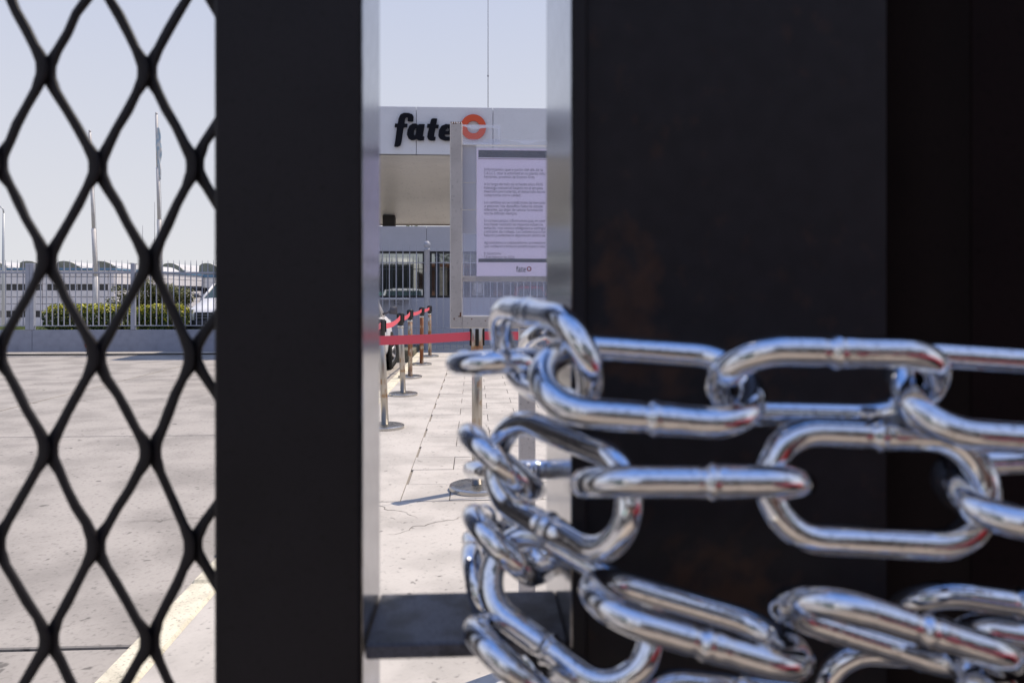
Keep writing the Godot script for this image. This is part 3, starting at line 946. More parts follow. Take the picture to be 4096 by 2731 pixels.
# ---------------------------------------------------------------- framed notice
func build_notice() -> void:
	var Z := -2.262
	var t := thing("framed_notice", "rust marked white steel sign frame on a post holding a printed notice", "notice board", Vector3(0.161, 0, Z))
	var o := t.position
	var wm := grained("rust_marked_white", lin(0.60, 0.57, 0.56), 0.5, 4.0, 0.96, 1.2, 0.90, 241, 0.0, 0.0, false)
	var rm := mat("rust", lin(0.12, 0.04, 0.015), 0.9)
	var zf := Z + 0.019
	var zb := Z - 0.019
	bx("stile", Vector3(-0.0775, 1.0645, zb) - o, Vector3(-0.0395, 1.701, zf) - o, wm, t, 0.003)
	bx("stile", Vector3(0.361, 1.0645, zb) - o, Vector3(0.399, 1.701, zf) - o, wm, t, 0.003)
	bx("rail", Vector3(-0.0394, 1.0645, zb) - o, Vector3(0.3609, 1.1035, zf) - o, wm, t, 0.003)
	bx("rail", Vector3(-0.0394, 1.210, Z - 0.012) - o, Vector3(0.3609, 1.2265, Z - 0.004) - o, wm, t, 0.001)
	# rust eaten end of the stile
	for k in 5:
		var x := -0.0755 + k * 0.0072
		bx("rust_flake", Vector3(x, 1.701 - 0.002 - 0.004 * absf(sin(k * 2.1)), zf - 0.0008) - o, Vector3(x + 0.0036, 1.7018, zf + 0.0006) - o, rm, t)
	for q in [[-0.047, 1.102, 0.004, 0.012], [-0.052, 1.100, 0.010, 0.003], [-0.012, 1.092, 0.004, 0.003], [-0.066, 1.091, 0.003, 0.006], [0.03, 1.087, 0.004, 0.002]]:
		bx("rust_flake", Vector3(q[0], q[1], zf - 0.0008) - o, Vector3(q[0] + q[2], q[1] + q[3], zf + 0.0006) - o, rm, t)
	bx("post", Vector3(0.137, 0.0, Z - 0.03) - o, Vector3(0.188, 1.064, Z + 0.021) - o, wm, t, 0.003)
	for k in 2:
		var st := sb()
		box(st, Vector3(-0.33, 0.0015, -0.028), Vector3(0.33, 0.011, 0.028), 0.002, Transform3D(Basis(Vector3.UP, deg_to_rad(56.0 if k == 0 else -56.0)), Vector3(0, 0.0095 * k, 0)))
		obj("foot", st, wm, t)
	# clear acrylic front with a notch cut from its top edge, milky backing, the paper between
	var ac := mat("scuffed_acrylic", Color(0.80, 0.83, 0.92, 0.07), 0.3)
	ac.transparency = BaseMaterial3D.TRANSPARENCY_ALPHA
	var clear := mat("clear_acrylic", Color(0.9, 0.93, 1.0, 0.10), 0.06)
	clear.transparency = BaseMaterial3D.TRANSPARENCY_ALPHA
	var pane := sb()
	prism(pane, PackedVector2Array([Vector2(-0.0392, 1.1037), Vector2(0.3607, 1.1037), Vector2(0.3607, 1.654), Vector2(0.0815, 1.652), Vector2(0.079, 1.660), Vector2(0.079, 1.6985), Vector2(-0.0392, 1.6985)]), Z - 0.0035, Z - 0.0005, Transform3D(Basis(), -o))
	obj("acrylic_pane", pane, ac, t)
	var haze := mat("hazed_film", Color(0.80, 0.83, 0.92, 0.24), 0.4)
	haze.transparency = BaseMaterial3D.TRANSPARENCY_ALPHA
	for q in [[-0.0390, 1.104, 0.3605, 1.2095], [-0.0390, 1.228, 0.004, 1.358], [-0.0390, 1.638, 0.0785, 1.654]]:
		bx("hazed_film", Vector3(q[0], q[1], Z - 0.0052) - o, Vector3(q[2], q[3], Z - 0.0048) - o, haze, t)
	var edge := mat("torn_film", lin(0.80, 0.82, 0.86), 0.5)
	var film := sb()
	prism(film, PackedVector2Array([Vector2(-0.0390, 1.6980), Vector2(0.0788, 1.6980), Vector2(0.0788, 1.655), Vector2(0.072, 1.666), Vector2(0.071, 1.686), Vector2(0.05, 1.690), Vector2(0.025, 1.688), Vector2(0.0, 1.684), Vector2(-0.02, 1.688), Vector2(-0.0390, 1.694)]), Z - 0.0004, Z - 0.0001, Transform3D(Basis(), -o))
	prism(film, PackedVector2Array([Vector2(0.085, 1.6515), Vector2(0.36, 1.6530), Vector2(0.36, 1.646), Vector2(0.27, 1.647), Vector2(0.20, 1.650), Vector2(0.16, 1.638), Vector2(0.13, 1.648)]), Z - 0.0004, Z - 0.0001, Transform3D(Basis(), -o))
	obj("torn_film", film, mat("milky_film", Color(0.93, 0.95, 1.0, 0.55), 0.4), t)
	mats["milky_film"].transparency = BaseMaterial3D.TRANSPARENCY_ALPHA
	bx("backing_edge", Vector3(-0.0392, 1.6345, Z - 0.010) - o, Vector3(0.3607, 1.6375, Z + 0.001) - o, edge, t)
	var bk := mat("milky_backing", lin(0.62, 0.63, 0.70), 0.5)
	bk.backlight_enabled = true
	bk.backlight = Color(0.3, 0.3, 0.33)
	for q in [[1.3595, 1.4325], [1.4345, 1.5175], [1.5195, 1.634]]:
		bx("backing_sheet", Vector3(-0.0392, q[0], Z - 0.0095) - o, Vector3(0.004, q[1], Z - 0.0065) - o, bk, t)
		bx("backing_sheet", Vector3(0.305, q[0], Z - 0.0095) - o, Vector3(0.3607, q[1], Z - 0.0065) - o, bk, t)
	var paper_m := mat("paper", lin(0.93, 0.92, 0.97), 0.7)
	paper_m.backlight_enabled = true
	paper_m.backlight = Color(0.94, 0.92, 1.0)
	var zp := Z - 0.0065
	var paper := bx("paper_sheet", Vector3(0.005, 1.212, zp - 0.0008) - o, Vector3(0.304, 1.627, zp) - o, paper_m, t)
	var sl := bx("plastic_sleeve", Vector3(0.0015, 1.2025, zp + 0.0025) - o, Vector3(0.308, 1.629, zp + 0.0028) - o, clear, t)
	sl.set_meta("label", "clear plastic sleeve over the printed notice")
	var ink := mat("ink", lin(0.02, 0.02, 0.028), 0.8)
	var zi := zp + 0.0004
	bx("header_band", Vector3(0.0105, 1.5975, zp) - o, Vector3(0.2985, 1.6205, zi) - o, mat("band_ink", lin(0.03, 0.033, 0.045), 0.6), paper)
	bx("header_line", Vector3(0.0105, 1.5925, zp) - o, Vector3(0.2985, 1.5942, zi) - o, mat("dark_red_ink", lin(0.10, 0.02, 0.04), 0.6), paper)
	bx("footer_band", Vector3(0.0105, 1.270, zp) - o, Vector3(0.2985, 1.2812, zi) - o, mats["band_ink"], paper)
	var font := SystemFont.new()
	font.font_names = PackedStringArray(["Droid Sans"])
	# [text, top line number, width of the part that shows]
	var lines := [
		["Informamos que a partir del día de la", 0.0, 0.1845], ["S.A.I.C.I. cesa la actividad en su planta indu", 1.0, 0.1915], ["Fernando, provincia de Buenos Aires.", 2.0, 0.160],
		["A lo largo de más de ochenta años FATE", 4.0, 0.1845], ["liderazgo industrial basado en el empleo", 5.0, 0.1845], ["inversión permanente, el desarrollo tecno", 6.0, 0.1915], ["compromiso con la calidad.", 7.0, 0.1155],
		["Los cambios en las condiciones de mercado", 9.0, 0.1915], ["a encarar los desafíos futuros desde", 10.0, 0.1845], ["diferente, sin dejar de valorar la vocación", 11.0, 0.1845], ["nos ha definido siempre.", 12.0, 0.1035],
		["En consecuencia, informamos que, en este", 14.0, 0.1915], ["tras haber realizado los mayores esfuerzos", 15.0, 0.1850], ["evitarlo, nos vemos obligados a extingu", 16.0, 0.1915], ["contratos de trabajo. Las indemnizacione", 17.0, 0.1915], ["haberes pendientes se depositarán dentro de", 18.0, 0.1915],
		["Agradecemos a colaboradores, proveedore", 20.0, 0.1915], ["que confiaron e hicieron posible nuestra indu", 21.0, 0.1915],
		["El Directorio", 23.0, 0.052], ["18 de febrero de 2026", 24.0, 0.0945]]
	for l in lines:
		var tm := TextMesh.new()
		tm.font = font
		tm.text = l[0]
		tm.font_size = 32
		tm.pixel_size = 0.00035
		tm.depth = 0.0003
		tm.curve_step = 2.0
		tm.horizontal_alignment = HORIZONTAL_ALIGNMENT_LEFT
		tm.vertical_alignment = VERTICAL_ALIGNMENT_TOP
		var w := tm.get_aabb().size.x
		var li := obj("text_line", tm, ink, paper)
		li.scale.x = l[2] / maxf(w, 0.01)
		li.position = Vector3(0.0285, 1.5705 - l[1] * 0.01143 - 0.0078 + 0.0095, zp + 0.0002) - o
		var box_ := tm.get_aabb()
		li.position.x -= box_.position.x * li.scale.x
		li.position.y = 1.5665 - l[1] * 0.01143 - o.y
	var lg := TextMesh.new()
	var bold := SystemFont.new()
	bold.font_names = PackedStringArray(["Droid Sans"])
	bold.font_weight = 700
	bold.font_italic = true
	lg.font = bold
	lg.text = "fate"
	lg.font_size = 40
	lg.pixel_size = 0.00052
	lg.depth = 0.0003
	lg.horizontal_alignment = HORIZONTAL_ALIGNMENT_LEFT
	var lo := obj("printed_word", lg, ink, paper)
	var lw := lg.get_aabb()
	lo.scale = Vector3(0.030 / lw.size.x, 0.019 / lw.size.y, 1.0)
	lo.position = Vector3(0.129, 1.2485, zp + 0.0002) - o - Vector3(lw.position.x * lo.scale.x, (lw.position.y + lw.size.y / 2.0) * lo.scale.y, 0)
	var rg := sb()
	lathe(rg, [Vector2(0.0040, 0), Vector2(0.0040, 0.0004), Vector2(0.0078, 0.0004), Vector2(0.0078, 0), Vector2(0.0040, 0)], 32, Vector3(0.1695, 1.2495, zp) - o, Basis(Vector3.RIGHT, PI / 2))
	obj("printed_ring", rg, mat("red_ink", lin(0.36, 0.03, 0.035), 0.6), paper)

# ---------------------------------------------------------------- cars
func wheel(parent: Node3D, at: Vector3, r: float, w: float, side: float, steer := 0.0) -> void:
	var b := Basis(Vector3.BACK, PI / 2)
	var st := sb(true)
	lathe(st, [Vector2(r * 0.62, -w * 0.45), Vector2(r * 0.9, -w * 0.5), Vector2(r * 0.99, -w * 0.38), Vector2(r, 0), Vector2(r * 0.99, w * 0.38), Vector2(r * 0.9, w * 0.5), Vector2(r * 0.62, w * 0.45), Vector2(r * 0.62, -w * 0.45)], 36, Vector3.ZERO, b)
	var o := Node3D.new()
	o.name = "wheel"
	parent.add_child(o, true)
	o.position = at
	o.rotation.y = steer
	obj("tyre", st, mat("tyre_rubber", lin(0.022, 0.022, 0.022), 0.85), o)
	var rm := sb()
	lathe(rm, [Vector2(r * 0.64, w * 0.44), Vector2(r * 0.6, w * 0.42), Vector2(r * 0.56, w * 0.2), Vector2(0.0, w * 0.2)], 30, Vector3.ZERO, Basis(Vector3.BACK, -PI / 2 * side))
	for k in 6:
		var xf := Transform3D(Basis(Vector3.RIGHT, TAU * k / 6.0), Vector3.ZERO)
		var s := 1.0 if side > 0.0 else -1.0
		var a := Vector3(w * 0.2 * s, 0.02, -0.026)
		var c := Vector3(w * 0.42 * s, r * 0.6, 0.026)
		box(rm, Vector3(minf(a.x, c.x), a.y, a.z), Vector3(maxf(a.x, c.x), c.y, c.z), 0.008, xf)
	obj("rim", rm, mat("alloy", lin(0.55, 0.55, 0.57), 0.3, 0.9), o)

# front faces +z; stations: z, bottom, top of body, half width; cabin: z, height, half width
func car(called: String, label: String, at: Vector3, turn: float, paint: Material, L: float, W: float, hood: float, belt_y: float, roof: float, cab: Array, wr: float, dark_bumper: bool, plate: bool) -> Node3D:
	var t := thing(called, label, "car", at, turn)
	var h := L / 2.0
	var w := W / 2.0
	var body := sb(true)
	var rings := []
	for s in [[-h, 0.42, belt_y * 0.9, 0.86], [-h + 0.06, 0.3, belt_y * 0.97, 0.94], [-h + 0.4, 0.22, belt_y, 1.0], [cab[3], 0.2, belt_y, 1.0], [0.0, 0.2, belt_y, 1.0], [cab[0], 0.2, belt_y, 1.0], [cab[0] + 0.25, 0.2, lerpf(belt_y, hood, 0.35), 1.0], [h - 0.35, 0.22, hood + 0.03, 0.97], [h - 0.12, 0.26, hood - 0.02, 0.90], [h - 0.03, 0.32, hood - 0.10, 0.84], [h, 0.40, hood - 0.17, 0.80]]:
		var ww: float = w * s[3]
		var yb: float = s[1]
		var yt: float = s[2]
		rings.append([Vector3(-ww * 0.86, yb, s[0]), Vector3(-ww * 0.97, lerpf(yb, yt, 0.18), s[0]), Vector3(-ww, lerpf(yb, yt, 0.55), s[0]), Vector3(-ww * 0.97, lerpf(yb, yt, 0.86), s[0]), Vector3(-ww * 0.86, yt, s[0]), Vector3(-ww * 0.4, yt + 0.025, s[0]), Vector3(ww * 0.4, yt + 0.025, s[0]), Vector3(ww * 0.86, yt, s[0]), Vector3(ww * 0.97, lerpf(yb, yt, 0.86), s[0]), Vector3(ww, lerpf(yb, yt, 0.55), s[0]), Vector3(ww * 0.97, lerpf(yb, yt, 0.18), s[0]), Vector3(ww * 0.86, yb, s[0])])
	loft(body, rings)
	obj("body", body, paint, t)
	# glasshouse: front foot, roof front, roof rear, rear foot (z), then the roof and pillars
	var gl := sb()
	var a := w * 0.88
	var b := w * 0.72
	var F := [Vector3(a, belt_y - 0.02, cab[0]), Vector3(b, roof - 0.03, cab[1]), Vector3(b, roof - 0.03, cab[2]), Vector3(a, belt_y - 0.02, cab[3])]
	var N := []
	for p in F:
		N.append(Vector3(-p.x, p.y, p.z))
	for q in [[F, Vector3.RIGHT], [N, Vector3.LEFT]]:
		face(gl, q[0], q[1])
	face(gl, [F[0], F[1], N[1], N[0]], Vector3(0, 1, 1))
	face(gl, [F[3], F[2], N[2], N[3]], Vector3(0, 1, -1))
	face(gl, [F[1], F[2], N[2], N[1]], Vector3.UP)
	obj("windows", gl, mat("car_glass", lin(0.05, 0.075, 0.075), 0.05), t)
	var rf := sb(true)
	loft(rf, [[Vector3(-b - 0.01, roof - 0.035, cab[1] + 0.03), Vector3(-b * 0.6, roof + 0.005, cab[1] - 0.02), Vector3(b * 0.6, roof + 0.005, cab[1] - 0.02), Vector3(b + 0.01, roof - 0.035, cab[1] + 0.03)], [Vector3(-b - 0.01, roof - 0.02, 0.0), Vector3(-b * 0.6, roof + 0.03, 0.0), Vector3(b * 0.6, roof + 0.03, 0.0), Vector3(b + 0.01, roof - 0.02, 0.0)], [Vector3(-b - 0.01, roof - 0.035, cab[2] - 0.03), Vector3(-b * 0.6, roof + 0.005, cab[2] + 0.02), Vector3(b * 0.6, roof + 0.005, cab[2] + 0.02), Vector3(b + 0.01, roof - 0.035, cab[2] - 0.03)]])
	obj("roof", rf, paint, t)
	for sx in [-1.0, 1.0]:
		for e in [[0, 1], [2, 3]]:
			var pl := sb(true)
			var p: Vector3 = F[e[0]] * Vector3(sx, 1, 1)
			var q: Vector3 = F[e[1]] * Vector3(sx, 1, 1)
			tube(pl, [p, q], 0.038, 10)
			obj("pillar", pl, paint, t)
		var md := sb(true)
		var mz: float = lerpf(cab[0], 0.0, 0.22)
		tube(md, [Vector3(sx * w * 0.9, belt_y + 0.02, mz), Vector3(sx * (w + 0.03), belt_y + 0.07, mz)], 0.022, 8)
		var mx: float = sx * (w + 0.10)
		loft(md, [[Vector3(mx - 0.06, belt_y + 0.02, mz - 0.02), Vector3(mx + 0.07, belt_y + 0.03, mz - 0.02), Vector3(mx + 0.06, belt_y + 0.15, mz - 0.02), Vector3(mx - 0.06, belt_y + 0.15, mz - 0.02)], [Vector3(mx - 0.05, belt_y + 0.03, mz + 0.09), Vector3(mx + 0.05, belt_y + 0.04, mz + 0.09), Vector3(mx + 0.05, belt_y + 0.13, mz + 0.09), Vector3(mx - 0.05, belt_y + 0.13, mz + 0.09)]])
		obj("mirror", md, mat("mirror_shell", lin(0.09, 0.09, 0.11), 0.5), t)
		# head lamp wrapping the corner
		var hl := sb()
		prism(hl, PackedVector2Array([Vector2(0, 0), Vector2(0.20, 0.02), Vector2(0.17, -0.19), Vector2(0.03, -0.21)]), -0.06, 0.02, Transform3D(Basis(Vector3.UP, 0.0) * Basis.from_scale(Vector3(-sx, 1, 1)), Vector3(sx * w * 0.90, hood - 0.035, h - 0.045)))
		obj("headlight", hl, mat("lamp_lens", lin(0.5, 0.52, 0.56), 0.12, 0.3), t)
		bx("tail_light", Vector3(minf(sx * w * 0.62, sx * w * 0.88), belt_y - 0.22, -h - 0.008), Vector3(maxf(sx * w * 0.62, sx * w * 0.88), belt_y - 0.08, -h + 0.06), mat("tail_red", lin(0.3, 0.015, 0.015), 0.2), t, 0.01)
	var dk := mat("bumper_plastic", lin(0.022, 0.023, 0.028), 0.5)
	var gr := bx("grille", Vector3(-w * 0.62, hood - 0.30, h - 0.06), Vector3(w * 0.62, hood - 0.09, h + 0.012), dk, t, 0.012)
	for k in 2:
		bx("slat", Vector3(-w * 0.58, hood - 0.175 - k * 0.075, h + 0.012), Vector3(w * 0.58, hood - 0.155 - k * 0.075, h + 0.024), mat("grille_slat", lin(0.22, 0.23, 0.26), 0.4, 0.4), gr)
	if dark_bumper:
		var bp := sb(true)
		var br := []
		for q in [[-1.0, -0.16], [-0.94, -0.02], [-0.7, 0.045], [0.0, 0.07], [0.7, 0.045], [0.94, -0.02], [1.0, -0.16]]:
			br.append([Vector3(w * q[0], 0.26, h + q[1] - 0.06), Vector3(w * q[0], 0.32, h + q[1]), Vector3(w * q[0], hood - 0.32, h + q[1]), Vector3(w * q[0], hood - 0.29, h + q[1] - 0.06)])
		loft(bp, br)
		obj("bumper", bp, dk, t)
	if plate:
		var pt := bx("number_plate", Vector3(-0.2, hood - 0.50, h + 0.070), Vector3(0.2, hood - 0.365, h + 0.080), mat("plate_black", lin(0.012, 0.012, 0.014), 0.5), t, 0.004)
		for e in [[-0.2, -0.376, 0.2, -0.365], [-0.2, -0.5, 0.2, -0.490], [-0.2, -0.49, -0.191, -0.376], [0.191, -0.49, 0.2, -0.376]]:
			bx("border", Vector3(e[0], hood + e[1], h + 0.080), Vector3(e[2], hood + e[3], h + 0.082), mat("plate_white", lin(0.7, 0.7, 0.7), 0.5), pt)
		var tm := TextMesh.new()
		var f := SystemFont.new()
		f.font_names = PackedStringArray(["Droid Sans"])
		f.font_weight = 700
		tm.font = f
		tm.text = "NVS 2"
		tm.font_size = 48
		tm.pixel_size = 0.0022
		tm.depth = 0.002
		tm.horizontal_alignment = HORIZONTAL_ALIGNMENT_LEFT
		var li := obj("plate_text", tm, mats["plate_white"], pt)
		var ab := tm.get_aabb()
		li.scale = Vector3(0.24 / ab.size.x, 0.082 / ab.size.y, 1)
		li.position = Vector3(-0.175, hood - 0.4325, h + 0.081) - Vector3(ab.position.x * li.scale.x, (ab.position.y + ab.size.y / 2) * li.scale.y, 0)
	for sx in [-1.0, 1.0]:
		for z in [-h * 0.60, h * 0.62]:
			wheel(t, Vector3(sx * (w - 0.085), wr, z), wr, 0.19, sx, deg_to_rad(-24.0) if called == "parked_car" and z > 0.0 else 0.0)
			var ar := sb(true)
			lathe(ar, [Vector2(wr + 0.05, -0.012), Vector2(wr + 0.05, 0.012), Vector2(0.0, 0.012)], 30, Vector3(sx * (w - 0.004), wr + 0.01, z), Basis(Vector3.BACK, -PI / 2 * sx))
			obj("wheel_arch", ar, mat("arch_black", lin(0.008, 0.008, 0.008), 0.9), t)
	return t

func build_cars() -> void:
	var white := mat("white_car_paint", lin(0.78, 0.78, 0.80), 0.35)
	white.clearcoat_enabled = true
	white.clearcoat = 0.6
	car("parked_pickup", "white pickup with dark bumper parked behind the sliding gate near the hedge", Vector3(-7.12, -0.14, -22.0), 0.05, white, 4.2, 1.68, 0.90, 1.17, 1.62, [0.75, 0.05, -0.75, -1.0], 0.31, true, true)
	car("parked_car", "white hatchback parked along the yellow kerb, half hidden by the mesh gate stile", Vector3(-2.20, -0.12, -11.45), PI, white, 3.45, 1.54, 0.86, 0.93, 1.42, [0.62, 0.05, -1.2, -1.55], 0.29, false, false)
	var red := mat("red_car_paint", lin(0.62, 0.012, 0.02), 0.3)
	red.clearcoat_enabled = true
	red.clearcoat = 0.8
	car("red_car", "bright red car parked outside the gate on the street", Vector3(2.75, 0.001, 2.05), PI, red, 4.0, 1.7, 0.92, 1.0, 1.48, [0.75, 0.05, -1.2, -1.6], 0.3, false, false)

# ---------------------------------------------------------------- yard planting, poles, factory
func hedge(label: String, lo: Vector3, hi: Vector3, n: int) -> void:
	var t := thing("clipped_hedge", label, "hedge", Vector3((lo.x + hi.x) / 2, lo.y, (lo.z + hi.z) / 2), 0.0, "clipped golden hedges")
	var st := sb()
	var c := (lo + hi) / 2.0
	var h := (hi - lo) / 2.0
	var fresh := [Color(0.46, 0.43, 0.03), Color(0.52, 0.47, 0.04), Color(0.33, 0.36, 0.04)]
	var old := [Color(0.07, 0.11, 0.025), Color(0.10, 0.14, 0.03), Color(0.05, 0.075, 0.02)]
	for i in n:
		var d := Vector3(rng.randf_range(-1, 1), rng.randf_range(-1, 1), rng.randf_range(-1, 1))
		var m := maxf(absf(d.x), maxf(absf(d.y), absf(d.z)))
		var s := pow(rng.randf(), 0.25)
		d = d / m * s
		# rounded box
		var q := Vector3(signf(d.x) * pow(absf(d.x), 1.0), d.y, d.z)
		var rr := q.length()
		if rr > 1.28:
			q *= 1.28 / rr
		var bump := 1.0 + 0.06 * sin(q.x * 9.0 + lo.x) + 0.05 * sin(q.y * 7.0 + q.z * 8.0)
		var p := q * h * bump
		# young shoots are yellow and sit on the clipped top and shoulders
		var young := q.y > 0.35 and s > 0.8 and rng.randf() < 0.75 or rng.randf() < 0.10
		var cols: Array = fresh if young else old
		leaf(st, c + p - t.position, rng.randf_range(0.022, 0.042), cols[rng.randi() % 3] * rng.randf_range(0.75, 1.25))
	obj("foliage", st, leaf_mat(), t)
	var sk := sb(true)
	for k in 7:
		var x := lerpf(lo.x + 0.2, hi.x - 0.2, k / 6.0) - t.position.x
		tube(sk, [Vector3(x, -0.08, 0), Vector3(x + 0.03, 0.2, 0.03), Vector3(x - 0.02, h.y * 1.3, 0)], [0.02, 0.015, 0.006], 6)
	obj("stems", sk, mat("bark", lin(0.09, 0.065, 0.045), 0.95), t)

func build_planting() -> void:
	hedge("long clipped yellow green hedge around the flagpole foot", Vector3(-11.1, 0.22, -20.1), Vector3(-8.98, 0.885, -18.95), 15000)
	hedge("clipped yellow green hedge beside the white pickup", Vector3(-8.72, 0.22, -20.0), Vector3(-7.62, 0.875, -18.95), 10000)
	var t := thing("juniper_bush", "dark green spreading juniper rising behind the clipped hedges", "bush", Vector3(-9.6, 0.1, -22.3))
	var st := sb()
	var cols := [Color(0.10, 0.115, 0.03), Color(0.13, 0.135, 0.035), Color(0.06, 0.08, 0.02), Color(0.19, 0.17, 0.045)]
	var sk := sb(true)
	for k in 44:
		var w := rng.randf() * TAU
		var l := rng.randf_range(0.5, 1.45)
		var tip := Vector3(cos(w) * l * 1.0, rng.randf_range(0.65, 1.42) - 0.22 * absf(cos(w) * l), sin(w) * l * 0.5)
		tube(sk, [Vector3(0, 0, 0), tip * Vector3(0.5, 0.6, 0.5), tip], [0.035, 0.02, 0.006], 6)
		for j in 5:
			var f := 0.45 + 0.14 * j
			clump(st, tip * f + Vector3(0, 0.03, 0), Vector3(0.22, 0.13, 0.22), 170, 0.034, cols)
	obj("foliage", st, leaf_mat(), t)
	obj("branches", sk, mats["bark"], t)

func flagpole(label: String, foot: Vector3, top: Vector3, flag: bool) -> Node3D:
	var t := thing("flagpole", label, "flagpole", foot, 0.0, "flagpoles in the yard")
	var pm := grained("pole_white", lin(0.66, 0.64, 0.64), 0.5, 2.0, 0.9, 0.5, 0.88, 251)
	var d := top - foot
	var radii := [0.088, 0.072, 0.058, 0.045]
	for k in 4:
		var st := sb(true)
		tube(st, [d * (k / 4.0), d * ((k + 1) / 4.0)], radii[k], 16)
		obj("segment", st, pm, t)
	var fn := sb(true)
	lathe(fn, [Vector2(0, 0.10), Vector2(0.03, 0.09), Vector2(0.045, 0.05), Vector2(0.03, 0.01), Vector2(0.0, 0.0)], 14, d)
	obj("finial", fn, pm, t)
	var rp := sb(true)
	tube(rp, [d + Vector3(0.06, -0.05, 0.03), d * 0.6 + Vector3(0.1, 0, 0.03), d * 0.18 + Vector3(0.11, 0, 0.04)], 0.006, 6)
	obj("halyard", rp, mat("rope", lin(0.45, 0.45, 0.45), 0.9), t)
	if flag:
		var f := sb(true)
		var rings := []
		for i in 30:
			var k := i / 29.0
			var y := d.y - 0.45 - k * 1.75
			var ring := []
			var cx := d.x * (y / d.y)
			for j in 14:
				var w := TAU * j / 14.0
				var rr := 0.055 + 0.05 * sin(PI * minf(k * 1.4, 1.0)) * (0.6 + 0.4 * sin(w * 3.0 + k * 5.0)) + 0.012 * sin(k * 17.0 + w)
				ring.append(Vector3(cx + 0.05 + cos(w) * rr, y + 0.03 * sin(w * 2.0), sin(w) * rr * 0.8))
			rings.append(ring)
		loft(f, rings)
		var fl := obj("furled_flag", f, mat("flag_cloth", Color.WHITE, 0.85), t)
		var g := mats["flag_cloth"] as StandardMaterial3D
		g.albedo_texture = noise_tex(261, 0.02, [[0.0, lin(0.34, 0.45, 0.55)], [0.45, lin(0.34, 0.45, 0.55)], [0.5, lin(0.6, 0.6, 0.6)], [1.0, lin(0.62, 0.62, 0.62)]], FastNoiseLite.TYPE_SIMPLEX_SMOOTH, 2, 256)
		g.uv1_triplanar = true
		g.uv1_scale = Vector3(2.5, 0.5, 2.5)
		fl.set_meta("label", "limp pale blue and white flag wrapped around the pole")
	return t

func build_poles() -> void:
	flagpole("bare white stepped flagpole rising from the long hedge", Vector3(-13.02, 0.1, -25.7), Vector3(-13.275, 6.72, -25.7), false)
	flagpole("white flagpole with a furled pale blue flag", Vector3(-10.80, 0.1, -25.59), Vector3(-10.985, 7.33, -25.59), true)
	var t := thing("street_lamp", "slim grey lamp post with a curved arm at the yard edge", "lamp post", Vector3(-19.5, -1.25, -31.0))
	var st := sb(true)
	tube(st, [Vector3(0, 0, 0), Vector3(0, 3.0, 0), Vector3(0.02, 5.75, 0)], [0.07, 0.055, 0.035], 12)
	obj("pole", st, mat("galvanised", lin(0.42, 0.44, 0.46), 0.45, 0.6), t)
	var ar := sb(true)
	tube(ar, [Vector3(0.02, 5.75, 0), Vector3(0.0, 5.92, 0), Vector3(-0.12, 6.02, 0), Vector3(-0.5, 6.06, 0), Vector3(-0.9, 6.06, 0)], 0.03, 10)
	obj("arm", ar, mats["galvanised"], t)
	var hd := sb(true)
	loft(hd, [[Vector3(-0.88, 6.0, -0.07), Vector3(-0.88, 6.1, -0.05), Vector3(-0.88, 6.1, 0.05), Vector3(-0.88, 6.0, 0.07)], [Vector3(-1.35, 6.02, -0.09), Vector3(-1.35, 6.09, -0.06), Vector3(-1.35, 6.09, 0.06), Vector3(-1.35, 6.02, 0.09)]])
	obj("lamp_head", hd, mats["galvanised"], t)
	var m := mat("mast_grey", lin(0.16, 0.16, 0.19), 0.6, 0.3)
	for q in [["tall dark radio mast rising behind the entrance canopy", Vector3(0.466, 5.2, -26.0), 9.0, 0.014], ["thin whip antenna above the factory roof beside the juniper", Vector3(-24.6, 3.2, -57.0), 5.0, 0.02], ["short whip antenna above the factory roof by the flag", Vector3(-25.5, 3.2, -57.0), 3.2, 0.02]]:
		var a := thing("antenna_mast", q[0], "antenna", q[1])
		var s := sb(true)
		tube(s, [Vector3(0, -0.3, 0), Vector3(0, q[2] * 0.5, 0), Vector3(0, q[2], 0)], [q[3], q[3] * 0.9, q[3] * 0.6], 8)
		obj("mast", s, m, a)
		var cl := sb(true)
		lathe(cl, [Vector2(0, 0.03), Vector2(q[3] * 1.8, 0.03), Vector2(q[3] * 1.8, -0.03), Vector2(0, -0.03)], 10, Vector3(0, q[2] * 0.42, 0))
		obj("clamp", cl, m, a)

